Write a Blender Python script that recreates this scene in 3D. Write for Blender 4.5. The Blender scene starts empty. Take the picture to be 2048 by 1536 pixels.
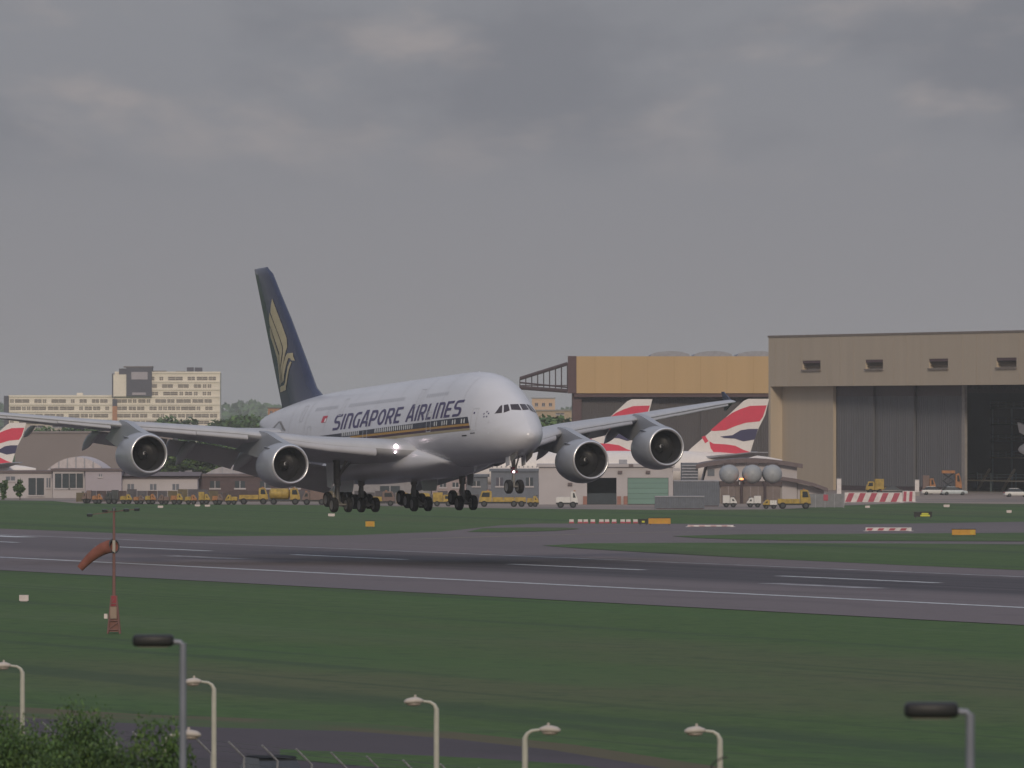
import bpy, bmesh, math, random
import numpy as np
from math import sin, cos, pi, radians, sqrt, atan2
random.seed(7)
SC = bpy.context.scene
C = SC.collection
# ------------------------------------------------------------------ camera, sky, sun, exposure
FPX = 16000.0          # focal length in pixels of a 2048 px wide picture
H = 13.8               # eye height above the airfield
YH = 830.0             # horizon row (2048 px picture)
TH = radians(23.03)    # angle between the view axis and the runway
HAZE = 0.00007         # density of the air
cam_data = bpy.data.cameras.new('camera')
cam = bpy.data.objects.new('camera', cam_data)
C.objects.link(cam)
cam.location = (0, 0, H)
cam.rotation_euler = (pi / 2 + math.atan((YH - 768) / FPX), 0, 0)
cam_data.sensor_width = 36
cam_data.lens = FPX / 2048 * 36
cam_data.clip_start = 5
cam_data.clip_end = 60000
cam_data.dof.use_dof = True
cam_data.dof.focus_distance = 738
cam_data.dof.aperture_fstop = 4.0
SC.camera = cam

SUN_AZ = (0.02, -0.9998)    # horizontal direction from the scene towards the low sun (behind the camera)
SUN_EL = radians(25)
w = bpy.data.worlds.new('World'); SC.world = w; w.use_nodes = True
nt = w.node_tree; N = nt.nodes; LK = nt.links
for n_ in list(N): N.remove(n_)
out = N.new('ShaderNodeOutputWorld'); bg = N.new('ShaderNodeBackground'); bg.inputs[1].default_value = 1.0
LK.new(bg.outputs[0], out.inputs[0])
sky = N.new('ShaderNodeTexSky'); sky.sky_type = 'NISHITA'; sky.sun_disc = False
sky.sun_elevation = SUN_EL; sky.sun_rotation = atan2(SUN_AZ[0], SUN_AZ[1]); sky.dust_density = 4; sky.air_density = 1.5
scl = N.new('ShaderNodeVectorMath'); scl.operation = 'SCALE'; scl.inputs['Scale'].default_value = 0.06
LK.new(sky.outputs[0], scl.inputs[0])
tc = N.new('ShaderNodeTexCoord'); sep = N.new('ShaderNodeSeparateXYZ'); LK.new(tc.outputs['Generated'], sep.inputs[0])
def wm(op, a, b=None, clamp=False):
    m = N.new('ShaderNodeMath'); m.operation = op; m.use_clamp = clamp
    for i, q in enumerate((a, b)):
        if q is None: continue
        if isinstance(q, (int, float)): m.inputs[i].default_value = q
        else: LK.new(q, m.inputs[i])
    return m.outputs[0]
zz = wm('MAXIMUM', sep.outputs[2], 0.0)
den = wm('ADD', zz, 0.05)
cu = wm('DIVIDE', sep.outputs[0], den); cv = wm('DIVIDE', sep.outputs[1], den)
comb = N.new('ShaderNodeCombineXYZ')
LK.new(wm('MULTIPLY', cu, 1.5), comb.inputs[0]); LK.new(wm('MULTIPLY', cv, 0.30), comb.inputs[1])
def wnoise(scale, det, off):
    t = N.new('ShaderNodeTexNoise'); t.inputs['Scale'].default_value = scale; t.inputs['Detail'].default_value = det
    t.inputs['Roughness'].default_value = 0.5
    v = N.new('ShaderNodeVectorMath'); v.operation = 'ADD'; v.inputs[1].default_value = off; LK.new(comb.outputs[0], v.inputs[0]); LK.new(v.outputs[0], t.inputs['Vector'])
    return t.outputs[0]
n1 = wnoise(1.5, 5, (3.7, 1.2, 0)); n2 = wnoise(3.2, 6, (9.1, 4.4, 2.0))
def mr(v, a, b, c_, d_, smooth=True):
    m = N.new('ShaderNodeMapRange'); m.interpolation_type = 'SMOOTHSTEP' if smooth else 'LINEAR'
    LK.new(v, m.inputs[0])
    for i, q in enumerate((a, b, c_, d_)): m.inputs[i + 1].default_value = q
    return m.outputs[0]
def mix(f, a, b):
    m = N.new('ShaderNodeMix'); m.data_type = 'RGBA'
    if isinstance(f, float): m.inputs[0].default_value = f
    else: LK.new(f, m.inputs[0])
    for s_, q in ((6, a), (7, b)):
        if isinstance(q, tuple): m.inputs[s_].default_value = (*q, 1)
        else: LK.new(q, m.inputs[s_])
    return m.outputs[2]
amp = mr(sep.outputs[2], 0.026, 0.040, 0.0, 1.0)      # cloud bases break up above the haze band
# the overcast veil: paler low down, slate higher up
base = mix(mr(sep.outputs[2], 0.0, 0.05, 0.0, 1.0), (0.276, 0.268, 0.284), (0.252, 0.258, 0.288))
dark = mix(wm('MULTIPLY', mr(n1, 0.42, 0.62, 0.0, 0.6), amp), base, (0.180, 0.188, 0.220))
clo = mix(wm('MULTIPLY', mr(n2, 0.48, 0.78, 0.0, 0.75), amp), dark, (0.375, 0.338, 0.338))
upl = mr(sep.outputs[2], 0.04, 1.0, 1.0, 2.3, False)      # an overcast sky grows brighter towards the zenith
clo2 = mix(mr(sep.outputs[2], 0.06, 0.6, 0.0, 0.55, False), clo, (0.20, 0.235, 0.315))
up2 = N.new('ShaderNodeVectorMath'); up2.operation = 'SCALE'; LK.new(clo2, up2.inputs[0]); LK.new(upl, up2.inputs['Scale'])
fin_ = mix(0.92, scl.outputs[0], up2.outputs[0])
LK.new(fin_, bg.inputs[0])

sd = bpy.data.lights.new('sun', 'SUN'); sd.energy = 1.5; sd.angle = radians(10); sd.color = (1.0, 0.85, 0.67)
sun = bpy.data.objects.new('sun', sd); C.objects.link(sun)
from mathutils import Vector, Matrix
sun.rotation_euler = Vector((SUN_AZ[0] * cos(SUN_EL), SUN_AZ[1] * cos(SUN_EL), sin(SUN_EL))).to_track_quat('Z', 'Y').to_euler()
SC.view_settings.view_transform = 'Standard'; SC.view_settings.look = 'None'; SC.view_settings.exposure = 0; SC.view_settings.gamma = 1
SC.view_settings.use_curve_mapping = False
SC.render.engine = 'CYCLES'
SC.cycles.use_denoising = True
SC.cycles.max_bounces = 6; SC.cycles.diffuse_bounces = 3; SC.cycles.glossy_bounces = 3; SC.cycles.volume_bounces = 1
SC.cycles.transparent_max_bounces = 12

# ------------------------------------------------------------------ measuring helpers: a row/column of the photograph -> the place it shows
def gp(u, v, z=0.0):                     # where the sight line meets the level z
    D = (H - z) * FPX / (v - YH); return ((u - 1024) / FPX * D, D)
def at(u, v, D): return ((u - 1024) / FPX * D, D, H - (v - YH) / FPX * D)
def zat(v, D): return H - (v - YH) / FPX * D
DV = (-sin(TH), cos(TH)); NV = (cos(TH), sin(TH))      # along the runway (away), across the runway
def lt(L, t): return (NV[0] * L + DV[0] * t, NV[1] * L + DV[1] * t)
def onL(u, L):
    k = (u - 1024) / FPX; D = L / (k * NV[0] + NV[1]); return k * D, D

# ------------------------------------------------------------------ materials
MATS = {}
def mat(name, col, rough=0.6, metal=0.0, var=0.12, scale=1.5, bump=0.0, spec=0.4, coat=0.0, stretch=(1, 1, 1), emis=None, estr=0.0):
    if name in MATS: return MATS[name]
    m = bpy.data.materials.new(name); m.use_nodes = True; t = m.node_tree; b = t.nodes['Principled BSDF']
    b.inputs['Roughness'].default_value = rough; b.inputs['Metallic'].default_value = metal
    b.inputs['Specular IOR Level'].default_value = spec; b.inputs['Coat Weight'].default_value = coat
    if coat: b.inputs['Coat Roughness'].default_value = 0.12
    co = t.nodes.new('ShaderNodeTexCoord'); mp = t.nodes.new('ShaderNodeMapping'); mp.inputs['Scale'].default_value = stretch
    t.links.new(co.outputs['Object'], mp.inputs[0])
    nz = t.nodes.new('ShaderNodeTexNoise'); nz.inputs['Scale'].default_value = scale; nz.inputs['Detail'].default_value = 5
    t.links.new(mp.outputs[0], nz.inputs['Vector'])
    rp = t.nodes.new('ShaderNodeValToRGB'); rp.color_ramp.elements[0].position = 0.3; rp.color_ramp.elements[1].position = 0.7
    rp.color_ramp.elements[0].color = (*[c * (1 - var) for c in col], 1); rp.color_ramp.elements[1].color = (*[min(1, c * (1 + var)) for c in col], 1)
    t.links.new(nz.outputs[0], rp.inputs[0]); t.links.new(rp.outputs[0], b.inputs['Base Color'])
    if bump:
        bp = t.nodes.new('ShaderNodeBump'); bp.inputs['Strength'].default_value = bump; bp.inputs['Distance'].default_value = 0.05
        t.links.new(nz.outputs[0], bp.inputs['Height']); t.links.new(bp.outputs[0], b.inputs['Normal'])
    if emis:
        b.inputs['Emission Color'].default_value = (*emis, 1); b.inputs['Emission Strength'].default_value = estr
    MATS[name] = m; return m

# ------------------------------------------------------------------ mesh helpers
class MB:
    def __init__(s): s.v = []; s.f = []
    def add(s, vs, fs):
        o = len(s.v); s.v += [tuple(map(float, p)) for p in vs]; s.f += [tuple(i + o for i in f) for f in fs]; return s
    def box(s, x0, x1, y0, y1, z0, z1):
        return s.add([(x0, y0, z0), (x1, y0, z0), (x1, y1, z0), (x0, y1, z0), (x0, y0, z1), (x1, y0, z1), (x1, y1, z1), (x0, y1, z1)],
                     [(3, 2, 1, 0), (4, 5, 6, 7), (0, 1, 5, 4), (1, 2, 6, 5), (2, 3, 7, 6), (3, 0, 4, 7)])
    def loft(s, rings, cap=True, close=True):
        n = len(rings[0]); o = len(s.v)
        for r in rings: s.v += [tuple(map(float, p)) for p in r]
        for i in range(len(rings) - 1):
            for j in range(n if close else n - 1):
                k = (j + 1) % n
                s.f.append((o + i * n + j, o + i * n + k, o + (i + 1) * n + k, o + (i + 1) * n + j))
        if cap:
            s.f.append(tuple(o + j for j in range(n - 1, -1, -1)))
            s.f.append(tuple(o + (len(rings) - 1) * n + j for j in range(n)))
        return s
    def tube(s, p0, p1, r0, r1=None, n=10):
        r1 = r0 if r1 is None else r1
        a = Vector(p0); b = Vector(p1); d = (b - a).normalized()
        x = d.orthogonal().normalized(); y = d.cross(x)
        R = lambda c, r: [tuple(c + x * (r * cos(2 * pi * i / n)) + y * (r * sin(2 * pi * i / n))) for i in range(n)]
        return s.loft([R(a, r0), R(b, r1)])
    def path(s, pts, rs, n=8):
        if isinstance(rs, (int, float)): rs = [rs] * len(pts)
        P = [Vector(p) for p in pts]; rings = []; x = None
        for i, p in enumerate(P):
            d = (P[min(i + 1, len(P) - 1)] - P[max(i - 1, 0)]).normalized()
            x = d.orthogonal().normalized() if x is None else (x - d * x.dot(d)).normalized()
            y = d.cross(x)
            rings.append([tuple(p + x * (rs[i] * cos(2 * pi * k / n)) + y * (rs[i] * sin(2 * pi * k / n))) for k in range(n)])
        return s.loft(rings)
    def lathe(s, prof, axis='x', c=(0, 0, 0), n=40, cap=False, a0=0.0):   # prof: (position along axis, radius)
        rings = []
        for p, r in prof:
            ring = []
            for i in range(n):
                a = 2 * pi * i / n + a0; q = (r * cos(a), r * sin(a))
                ring.append((c[0] + p, c[1] + q[0], c[2] + q[1]) if axis == 'x' else (c[0] + q[0], c[1] + p, c[2] + q[1]) if axis == 'y' else (c[0] + q[0], c[1] + q[1], c[2] + p))
            rings.append(ring)
        return s.loft(rings, cap)
    def prism(s, poly, y0, y1, plane='xz'):     # polygon extruded through its third axis
        f = {'xz': lambda a, b, t: (a, t, b), 'xy': lambda a, b, t: (a, b, t), 'yz': lambda a, b, t: (t, a, b)}[plane]
        return s.loft([[f(a, b, y0) for a, b in poly], [f(a, b, y1) for a, b in poly]])
    def ball(s, c, r, n=14, m=8, sz=1.0):
        return s.lathe([(-r * cos(pi * i / m) * sz, max(1e-3, r * sin(pi * i / m))) for i in range(m + 1)], 'z', c, n, True)
    def mesh(s, name):
        me = bpy.data.meshes.new(name); me.from_pydata(s.v, [], s.f); me.update()
        return me
def tidy(me):
    bm = bmesh.new(); bm.from_mesh(me); bmesh.ops.remove_doubles(bm, verts=bm.verts, dist=1e-5)
    bmesh.ops.recalc_face_normals(bm, faces=bm.faces); bm.to_mesh(me); bm.free()
def obj(name, mb, m, parent=None, smooth=False, fix=True):
    me = mb.mesh(name) if isinstance(mb, MB) else mb
    if isinstance(mb, MB) and fix: tidy(me)
    if not me.materials: me.materials.append(m)
    if smooth:
        for p in me.polygons: p.use_smooth = True
        if smooth != 'all':
            try: me.set_sharp_from_angle(angle=radians(40))
            except Exception: pass
    o = bpy.data.objects.new(name, me); C.objects.link(o)
    if parent: o.parent = parent
    return o
def tag(o, label, cat, group=None):
    o['label'] = label; o['category'] = cat
    if group: o['group'] = group
    return o
def thing(name, label, cat, loc=(0, 0, 0), rz=0.0, group=None):
    o = bpy.data.objects.new(name, None); C.objects.link(o); o.empty_display_size = 0.5
    o.location = loc if len(loc) == 3 else (loc[0], loc[1], 0); o.rotation_euler = (0, 0, rz)
    o['kind'] = 'thing'
    return tag(o, label, cat, group)
def struct(name, mb, m, kind='structure', smooth=False):
    o = obj(name, mb, m, None, smooth); o['kind'] = kind; return o
def clone(root, loc, rz=None, label=None, group=None, scale=None):
    def cp(o, par):
        c = o.copy(); C.objects.link(c); c.parent = par
        for ch in [q for q in KIDS.get(o.name, [])]: cp(ch, c)
        return c
    KIDS = {}
    for q in bpy.data.objects:
        if q.parent: KIDS.setdefault(q.parent.name, []).append(q)
    r = cp(root, None); r.location = loc if len(loc) == 3 else (loc[0], loc[1], 0)
    if rz is not None: r.rotation_euler = (0, 0, rz)
    if scale: r.scale = (scale,) * 3
    if label: r['label'] = label
    if group: r['group'] = group
    return r
# ------------------------------------------------------------------ ground
def gmat(name, build):
    m = bpy.data.materials.new(name); m.use_nodes = True; t = m.node_tree; b = t.nodes['Principled BSDF']
    b.inputs['Specular IOR Level'].default_value = 0.2; b.inputs['Roughness'].default_value = 0.9
    co = t.nodes.new('ShaderNodeTexCoord')
    def noise(scale, stretch=(1, 1, 1), det=5, rot=TH, rough=0.55):
        mp = t.nodes.new('ShaderNodeMapping'); mp.vector_type = 'POINT'
        r1 = t.nodes.new('ShaderNodeMapping'); r1.inputs['Rotation'].default_value = (0, 0, -rot); t.links.new(co.outputs['Object'], r1.inputs[0])
        mp.inputs['Scale'].default_value = stretch; t.links.new(r1.outputs[0], mp.inputs[0])
        n = t.nodes.new('ShaderNodeTexNoise'); n.inputs['Scale'].default_value = scale; n.inputs['Detail'].default_value = det; n.inputs['Roughness'].default_value = rough
        t.links.new(mp.outputs[0], n.inputs['Vector']); return n.outputs[0]
    def axis(i):     # 0: metres across the runway (L), 1: metres along it (t)
        r1 = t.nodes.new('ShaderNodeMapping'); r1.inputs['Rotation'].default_value = (0, 0, -TH); t.links.new(co.outputs['Object'], r1.inputs[0])
        s_ = t.nodes.new('ShaderNodeSeparateXYZ'); t.links.new(r1.outputs[0], s_.inputs[0]); return s_.outputs[i]
    def rng(v, a, b_, c=0.0, d=1.0):
        q = t.nodes.new('ShaderNodeMapRange'); q.interpolation_type = 'SMOOTHSTEP'; t.links.new(v, q.inputs[0])
        for i, x in enumerate((a, b_, c, d)): q.inputs[i + 1].default_value = x
        return q.outputs[0]
    def mth(op, a, b_):
        q = t.nodes.new('ShaderNodeMath'); q.operation = op
        for i, x in enumerate((a, b_)):
            if isinstance(x, (int, float)): q.inputs[i].default_value = x
            else: t.links.new(x, q.inputs[i])
        return q.outputs[0]
    def mx(f, a, b_):
        q = t.nodes.new('ShaderNodeMix'); q.data_type = 'RGBA'
        if isinstance(f, (int, float)): q.inputs[0].default_value = f
        else: t.links.new(f, q.inputs[0])
        for s_, x in ((6, a), (7, b_)):
            if isinstance(x, tuple): q.inputs[s_].default_value = (*x, 1)
            else: t.links.new(x, q.inputs[s_])
        return q.outputs[2]
    def bump(v, st, dist):
        q = t.nodes.new('ShaderNodeBump'); q.inputs['Strength'].default_value = st; q.inputs['Distance'].default_value = dist
        t.links.new(v, q.inputs['Height']); t.links.new(q.outputs[0], b.inputs['Normal'])
    col = build(noise, axis, rng, mth, mx, bump)
    t.links.new(col, b.inputs['Base Color']); MATS[name] = m; return m

def b_grass(noise, axis, rng, mth, mx, bump):
    big = noise(0.012, (1, 0.35, 1), 4); mid = noise(0.05, (1, 0.16, 1), 5); fine = noise(1.1, (1, 0.4, 1), 6, rough=0.7)
    strp = noise(0.085, (1, 0.03, 1), 5)                 # mower and wheel tracks along the runway
    c = mx(rng(fine, 0.25, 0.75), (0.036, 0.080, 0.018), (0.068, 0.120, 0.030))
    c = mx(rng(big, 0.48, 0.68, 0, 0.6), c, (0.104, 0.092, 0.054))     # straw patches
    c = mx(rng(mid, 0.5, 0.72, 0, 0.55), c, (0.048, 0.110, 0.026))
    c = mx(rng(strp, 0.54, 0.62, 0, 0.6), c, (0.030, 0.056, 0.026)); c = mx(rng(strp, 0.44, 0.36, 0, 0.4), c, (0.082, 0.124, 0.050))
    tuft = noise(0.45, (1, 0.6, 1), 6, rough=0.75); c = mx(rng(tuft, 0.5, 0.64, 0, 0.5), c, (0.024, 0.054, 0.018)); c = mx(rng(tuft, 0.42, 0.32, 0, 0.4), c, (0.085, 0.128, 0.046))
    thin = noise(0.35, (1, 0.012, 1), 3)
    c = mx(rng(thin, 0.60, 0.68, 0, 0.5), c, (0.028, 0.050, 0.022))
    bump(fine, 0.6, 0.08)
    return c
def b_runway(noise, axis, rng, mth, mx, bump):
    fine = noise(1.5, (1, 0.3, 1), 6); big = noise(0.03, (1, 0.12, 1), 4); st = noise(0.5, (1, 0.02, 1), 4)
    L = axis(0); t_ = axis(1)
    c = mx(fine, (0.122, 0.102, 0.108), (0.168, 0.141, 0.148)); c = mx(rng(big, 0.4, 0.7, 0, 0.5), c, (0.132, 0.116, 0.128))
    pt = noise(0.09, (1, 0.25, 1), 2); c = mx(rng(pt, 0.58, 0.60, 0, 0.25), c, (0.085, 0.074, 0.080)); c = mx(rng(st, 0.56, 0.70, 0, 0.35), c, (0.072, 0.064, 0.070))
    wob = mth('MULTIPLY', mth('SUBTRACT', big, 0.5), 10.0); L2 = mth('ADD', L, wob)
    band = mth('MULTIPLY', rng(L2, 268, 281), rng(L2, 309, 300))       # tyre rubber on the touchdown zone
    along = rng(mth('ADD', t_, mth('MULTIPLY', big, 60.0)), 860, 700, 0.35, 1.0)
    k = mth('MULTIPLY', mth('MULTIPLY', band, along), mth('ADD', 0.30, mth('MULTIPLY', st, 0.95)))
    return mx(k, c, (0.036, 0.034, 0.042))
def b_taxi(noise, axis, rng, mth, mx, bump):
    fine = noise(1.2, (1, 0.5, 1), 6); big = noise(0.02, (1, 0.3, 1), 4)
    c = mx(fine, (0.124, 0.104, 0.108), (0.166, 0.140, 0.145)); return mx(rng(big, 0.4, 0.7, 0, 0.6), c, (0.108, 0.094, 0.102))
def b_apron(noise, axis, rng, mth, mx, bump):
    fine = noise(0.8, (1, 1, 1), 6); big = noise(0.03, (1, 1, 1), 4)
    c = mx(fine, (0.24, 0.195, 0.17), (0.30, 0.245, 0.21)); return mx(rng(big, 0.4, 0.65, 0, 0.7), c, (0.165, 0.145, 0.14))
def b_paint(noise, axis, rng, mth, mx, bump):
    fine = noise(2.0, (1, 0.3, 1), 6); return mx(rng(fine, 0.35, 0.7), (0.40, 0.42, 0.44), (0.62, 0.64, 0.65))
def b_paint2(noise, axis, rng, mth, mx, bump):
    fine = noise(1.2, (1, 0.2, 1), 6); return mx(rng(fine, 0.3, 0.7), (0.17, 0.16, 0.17), (0.38, 0.38, 0.40))
def b_road(noise, axis, rng, mth, mx, bump):
    fine = noise(3.0, (1, 0.6, 1), 6); big = noise(0.12, (1, 0.3, 1), 4)
    c = mx(fine, (0.058, 0.048, 0.056), (0.085, 0.072, 0.082)); return mx(rng(big, 0.45, 0.7, 0, 0.6), c, (0.05, 0.044, 0.05))
def b_verge(noise, axis, rng, mth, mx, bump):
    fine = noise(1.4, (1, 0.5, 1), 6, rough=0.7); big = noise(0.14, (1, 0.25, 1), 5); bump(fine, 0.6, 0.08)
    c = mx(fine, (0.075, 0.070, 0.038), (0.115, 0.098, 0.056)); return mx(rng(big, 0.48, 0.62), c, (0.060, 0.094, 0.036))
GR, RW, TX, AP, PT, PT2, RD, VG = [gmat(n, b) for n, b in (('grass', b_grass), ('runway_asphalt', b_runway), ('taxiway_asphalt', b_taxi), ('apron_concrete', b_apron), ('runway_paint', b_paint), ('worn_paint', b_paint2), ('road_asphalt', b_road), ('dry_verge', b_verge))]
def sheet(name, pts, z, m, kind='structure'):
    mb = MB(); mb.v = [(x, y, z) for x, y in pts]; mb.f = [tuple(range(len(pts)))]
    me = mb.mesh(name); bm = bmesh.new(); bm.from_mesh(me); bmesh.ops.triangulate(bm, faces=bm.faces)
    for f in bm.faces:
        if f.normal.z < 0: f.normal_flip()
    bm.to_mesh(me); bm.free(); me.materials.append(m)
    o = bpy.data.objects.new(name, me); C.objects.link(o); o['kind'] = kind; return o
def strip(name, L0, L1, t0, t1, z, m): return sheet(name, [lt(L0, t0), lt(L1, t0), lt(L1, t1), lt(L0, t1)], z, m)
R_ = 9000
sheet('ground', [(-R_, -600), (R_, -600), (R_, R_), (-R_, R_)], 0.0, GR)
tax = [(-1300, 1066), (-300, 1071), (420, 1073), (700, 1071), (880, 1064), (1000, 1051), (1080, 1047.5), (1400, 1048), (1700, 1049), (2100, 1043), (3000, 1030), (3600, 1300), (2048, 1230), (1024, 1178), (0, 1130), (-1300, 1085)]
sheet('taxiway', [gp(*q) for q in tax], 0.02, TX)
strip('runway', 236, 322, -100, 1150, 0.04, RW)
isl = [[(935, 1064.5), (965, 1057), (1040, 1055.5), (1130, 1056), (1160, 1058), (1110, 1062.5), (1010, 1065)],
       [(1345, 1073), (1480, 1069.5), (1700, 1068.5), (2400, 1064), (2400, 1087), (2048, 1083.5), (1600, 1082), (1480, 1080), (1390, 1076.5)],
       [(1085, 1092), (1180, 1087.5), (1400, 1086.5), (1800, 1088), (2400, 1092), (2400, 1158), (2048, 1141.5), (1800, 1131), (1500, 1117), (1290, 1105.5), (1150, 1097)]]
for k, p in enumerate(isl): sheet('grass_verge', [gp(*q) for q in p], 0.06, GR)
# apron in front of the hangars and the service road on the left
sheet('apron', [gp(*q) for q in [(150, 1007), (400, 1009), (700, 1011), (1000, 1017), (1300, 1020), (1560, 1019), (1690, 1011), (1830, 1006), (2100, 1009), (2600, 1013), (2600, 950), (2048, 945), (1024, 945), (0, 935), (-500, 930), (-500, 999), (0, 1001), (105, 1002)]], 0.02, AP)
# painted lines
for L, m_ in ((257.2, PT), (306.0, PT2)): strip('runway_edge_line', L - 0.55, L + 0.55, -100, 1150, 0.055, m_)
for t0, t1 in ((565 - 30, 565 - 60), (620.5, 589.5), (679.3, 648.8), (734, 704.7), (790, 757), (845, 815), (900, 870)): strip('centreline_dash', 288.0, 289.1, min(t0, t1), max(t0, t1), 0.055, PT)
for t0, t1 in ((572.7, 593.4), (712.6, 733), (852, 873)): strip('touchdown_bar', 274.0, 276.2, t0, t1, 0.055, PT2)
for L0, L1, t0, t1 in ((291.5, 294.5, 880, 935), (296, 299, 872, 930), (300.5, 303.5, 850, 925), (277, 279.5, 890, 940)): strip('threshold_bar', L0, L1, t0, t1, 0.055, PT)
def ribbon(name, pts, wd, z, m):
    P = [gp(*q) for q in pts]; a = []; b = []
    for i, p in enumerate(P):
        q0 = P[max(0, i - 1)]; q1 = P[min(len(P) - 1, i + 1)]; dx, dy = q1[0] - q0[0], q1[1] - q0[1]; l = sqrt(dx * dx + dy * dy)
        a.append((p[0] - dy / l * wd / 2, p[1] + dx / l * wd / 2)); b.append((p[0] + dy / l * wd / 2, p[1] - dx / l * wd / 2))
    return sheet(name, a + b[::-1], z, m)
YL = mat('taxi_line', (0.30, 0.27, 0.14), 0.8)
ribbon('taxiway_line', [(1090, 1059.5), (1330, 1056), (1500, 1058), (1700, 1061), (2100, 1060)], 0.5, 0.03, PT2)
ribbon('taxiway_line', [(820, 1079), (1000, 1073), (1200, 1068), (1340, 1064), (1700, 1064.5)], 0.5, 0.03, YL)
ribbon('taxiway_line', [(1250, 1083), (1500, 1083.7), (1900, 1086.3), (2200, 1088)], 0.5, 0.03, PT2)
# perimeter road, its verge and the verge this side of the fence
sheet('perimeter_road', [gp(*q) for q in [(-300, 1420), (-50, 1432), (200, 1444), (430, 1456), (700, 1463), (900, 1478), (1100, 1500), (1320, 1536), (1500, 1570), (1300, 1620), (900, 1600), (400, 1560), (0, 1530), (-400, 1490)]], 0.02, RD)
sheet('dry_verge', [gp(*q) for q in [(-300, 1398), (0, 1412), (300, 1430), (600, 1440), (800, 1452), (1000, 1474), (1150, 1490), (1400, 1528), (1600, 1560), (1500, 1572), (1320, 1540), (1100, 1503), (900, 1481), (700, 1466), (430, 1459), (200, 1447), (-50, 1435), (-300, 1424)]], 0.012, VG)
sheet('near_verge', [gp(*q) for q in [(-500, 1500), (400, 1545), (700, 1560), (900, 1567), (1300, 1580), (1500, 1640), (1500, 2400), (-900, 2400)]], 0.012, VG)
sheet('grass_strip', [gp(*q) for q in [(560, 1500), (760, 1508), (960, 1518), (1150, 1530), (1250, 1545), (900, 1545), (700, 1532), (560, 1518)]], 0.032, GR)
# ------------------------------------------------------------------ the landing airliner (local: x aft of the nose, y starboard, z up; metres)
WHITE = mat('airliner_white', (0.59, 0.59, 0.625), 0.26, var=0.045, scale=0.5, spec=0.5, coat=0.2, stretch=(.35, 1, 1.4))
WING = mat('wing_grey', (0.43, 0.435, 0.46), 0.38, var=0.06, scale=0.5, stretch=(0.5, 2, 1))
SLAT = mat('slat_grey', (0.42, 0.42, 0.45), 0.33, var=0.05, scale=0.6)
NAC = mat('nacelle_grey', (0.31, 0.325, 0.36), 0.30, var=0.04, scale=0.5, coat=0.2)
LIP = mat('polished_lip', (0.78, 0.76, 0.76), 0.28, metal=0.75, var=0.03)
INL = mat('inlet_lining', (0.045, 0.045, 0.05), 0.6, var=0.1)
FANM = mat('fan_titanium', (0.04, 0.04, 0.045), 0.5, metal=0.3, var=0.1)
DKM = mat('dark_metal', (0.035, 0.035, 0.04), 0.5, metal=0.5)
GEARM = mat('gear_grey', (0.22, 0.21, 0.20), 0.45, metal=0.2, var=0.15, scale=3)
RED = mat('red_gear_door_edge', (0.16, 0.03, 0.045), 0.5)
TYRE = mat('tyre_rubber', (0.018, 0.018, 0.02), 0.85, var=0.2, scale=4)
RIM = mat('wheel_rim', (0.20, 0.195, 0.19), 0.5, metal=0.3)
NAVY = mat('fin_navy', (0.023, 0.030, 0.074), 0.24, var=0.06, coat=0.35)
INK = mat('lettering_blue', (0.045, 0.032, 0.115), 0.35, var=0.05)
STRIPE = mat('stripe_navy', (0.012, 0.013, 0.032), 0.3, var=0.05)
GOLD = mat('emblem_gold', (0.50, 0.43, 0.27), 0.38, var=0.08)
GOLD2 = mat('stripe_gold', (0.40, 0.22, 0.05), 0.4, var=0.05)
SAND = mat('stripe_sand', (0.34, 0.28, 0.17), 0.4, var=0.05)
MAROON = mat('stripe_maroon', (0.045, 0.013, 0.035), 0.35, var=0.05)
WINP = mat('pale_cabin_window', (0.60, 0.60, 0.58), 0.15, var=0.1)  # pale even colour for the windows in the navy stripe
WIND = mat('cabin_window_glass', (0.37, 0.375, 0.41), 0.15, var=0.1)
GLASS = mat('cockpit_glass', (0.035, 0.022, 0.026), 0.08, var=0.1, spec=0.6)
SEAM = mat('skin_seam', (0.47, 0.475, 0.51), 0.5)
LINE = mat('panel_line', (0.56, 0.57, 0.60), 0.5)
FLAGR = mat('flag_red', (0.50, 0.03, 0.06), 0.4); FLAGW = mat('flag_white', (0.75, 0.72, 0.72), 0.4)
LAMP = mat('landing_lamp', (1, 0.9, 0.9), 0.3, emis=(1.0, 0.80, 0.86), estr=6.0)
ORI = Vector((35, 0, 5)); PLT = (-11.01, 746.46, 10.48)
AC = bpy.data.objects.new('airliner', None); C.objects.link(AC)
AC.location = PLT; AC.rotation_euler = (radians(-0.63), radians(2.39), radians(90 + 21.69))
tag(AC, 'four-engined double-deck white airliner landing, navy tail fin with gold bird, wheels down', 'airliner')
def aobj(name, mb, m, parent=None, smooth=True):
    if isinstance(mb, MB): mb.v = [(p[0] - ORI.x, p[1] - ORI.y, p[2] - ORI.z) for p in mb.v]
    return obj(name, mb, m, parent or AC, smooth)
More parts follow.
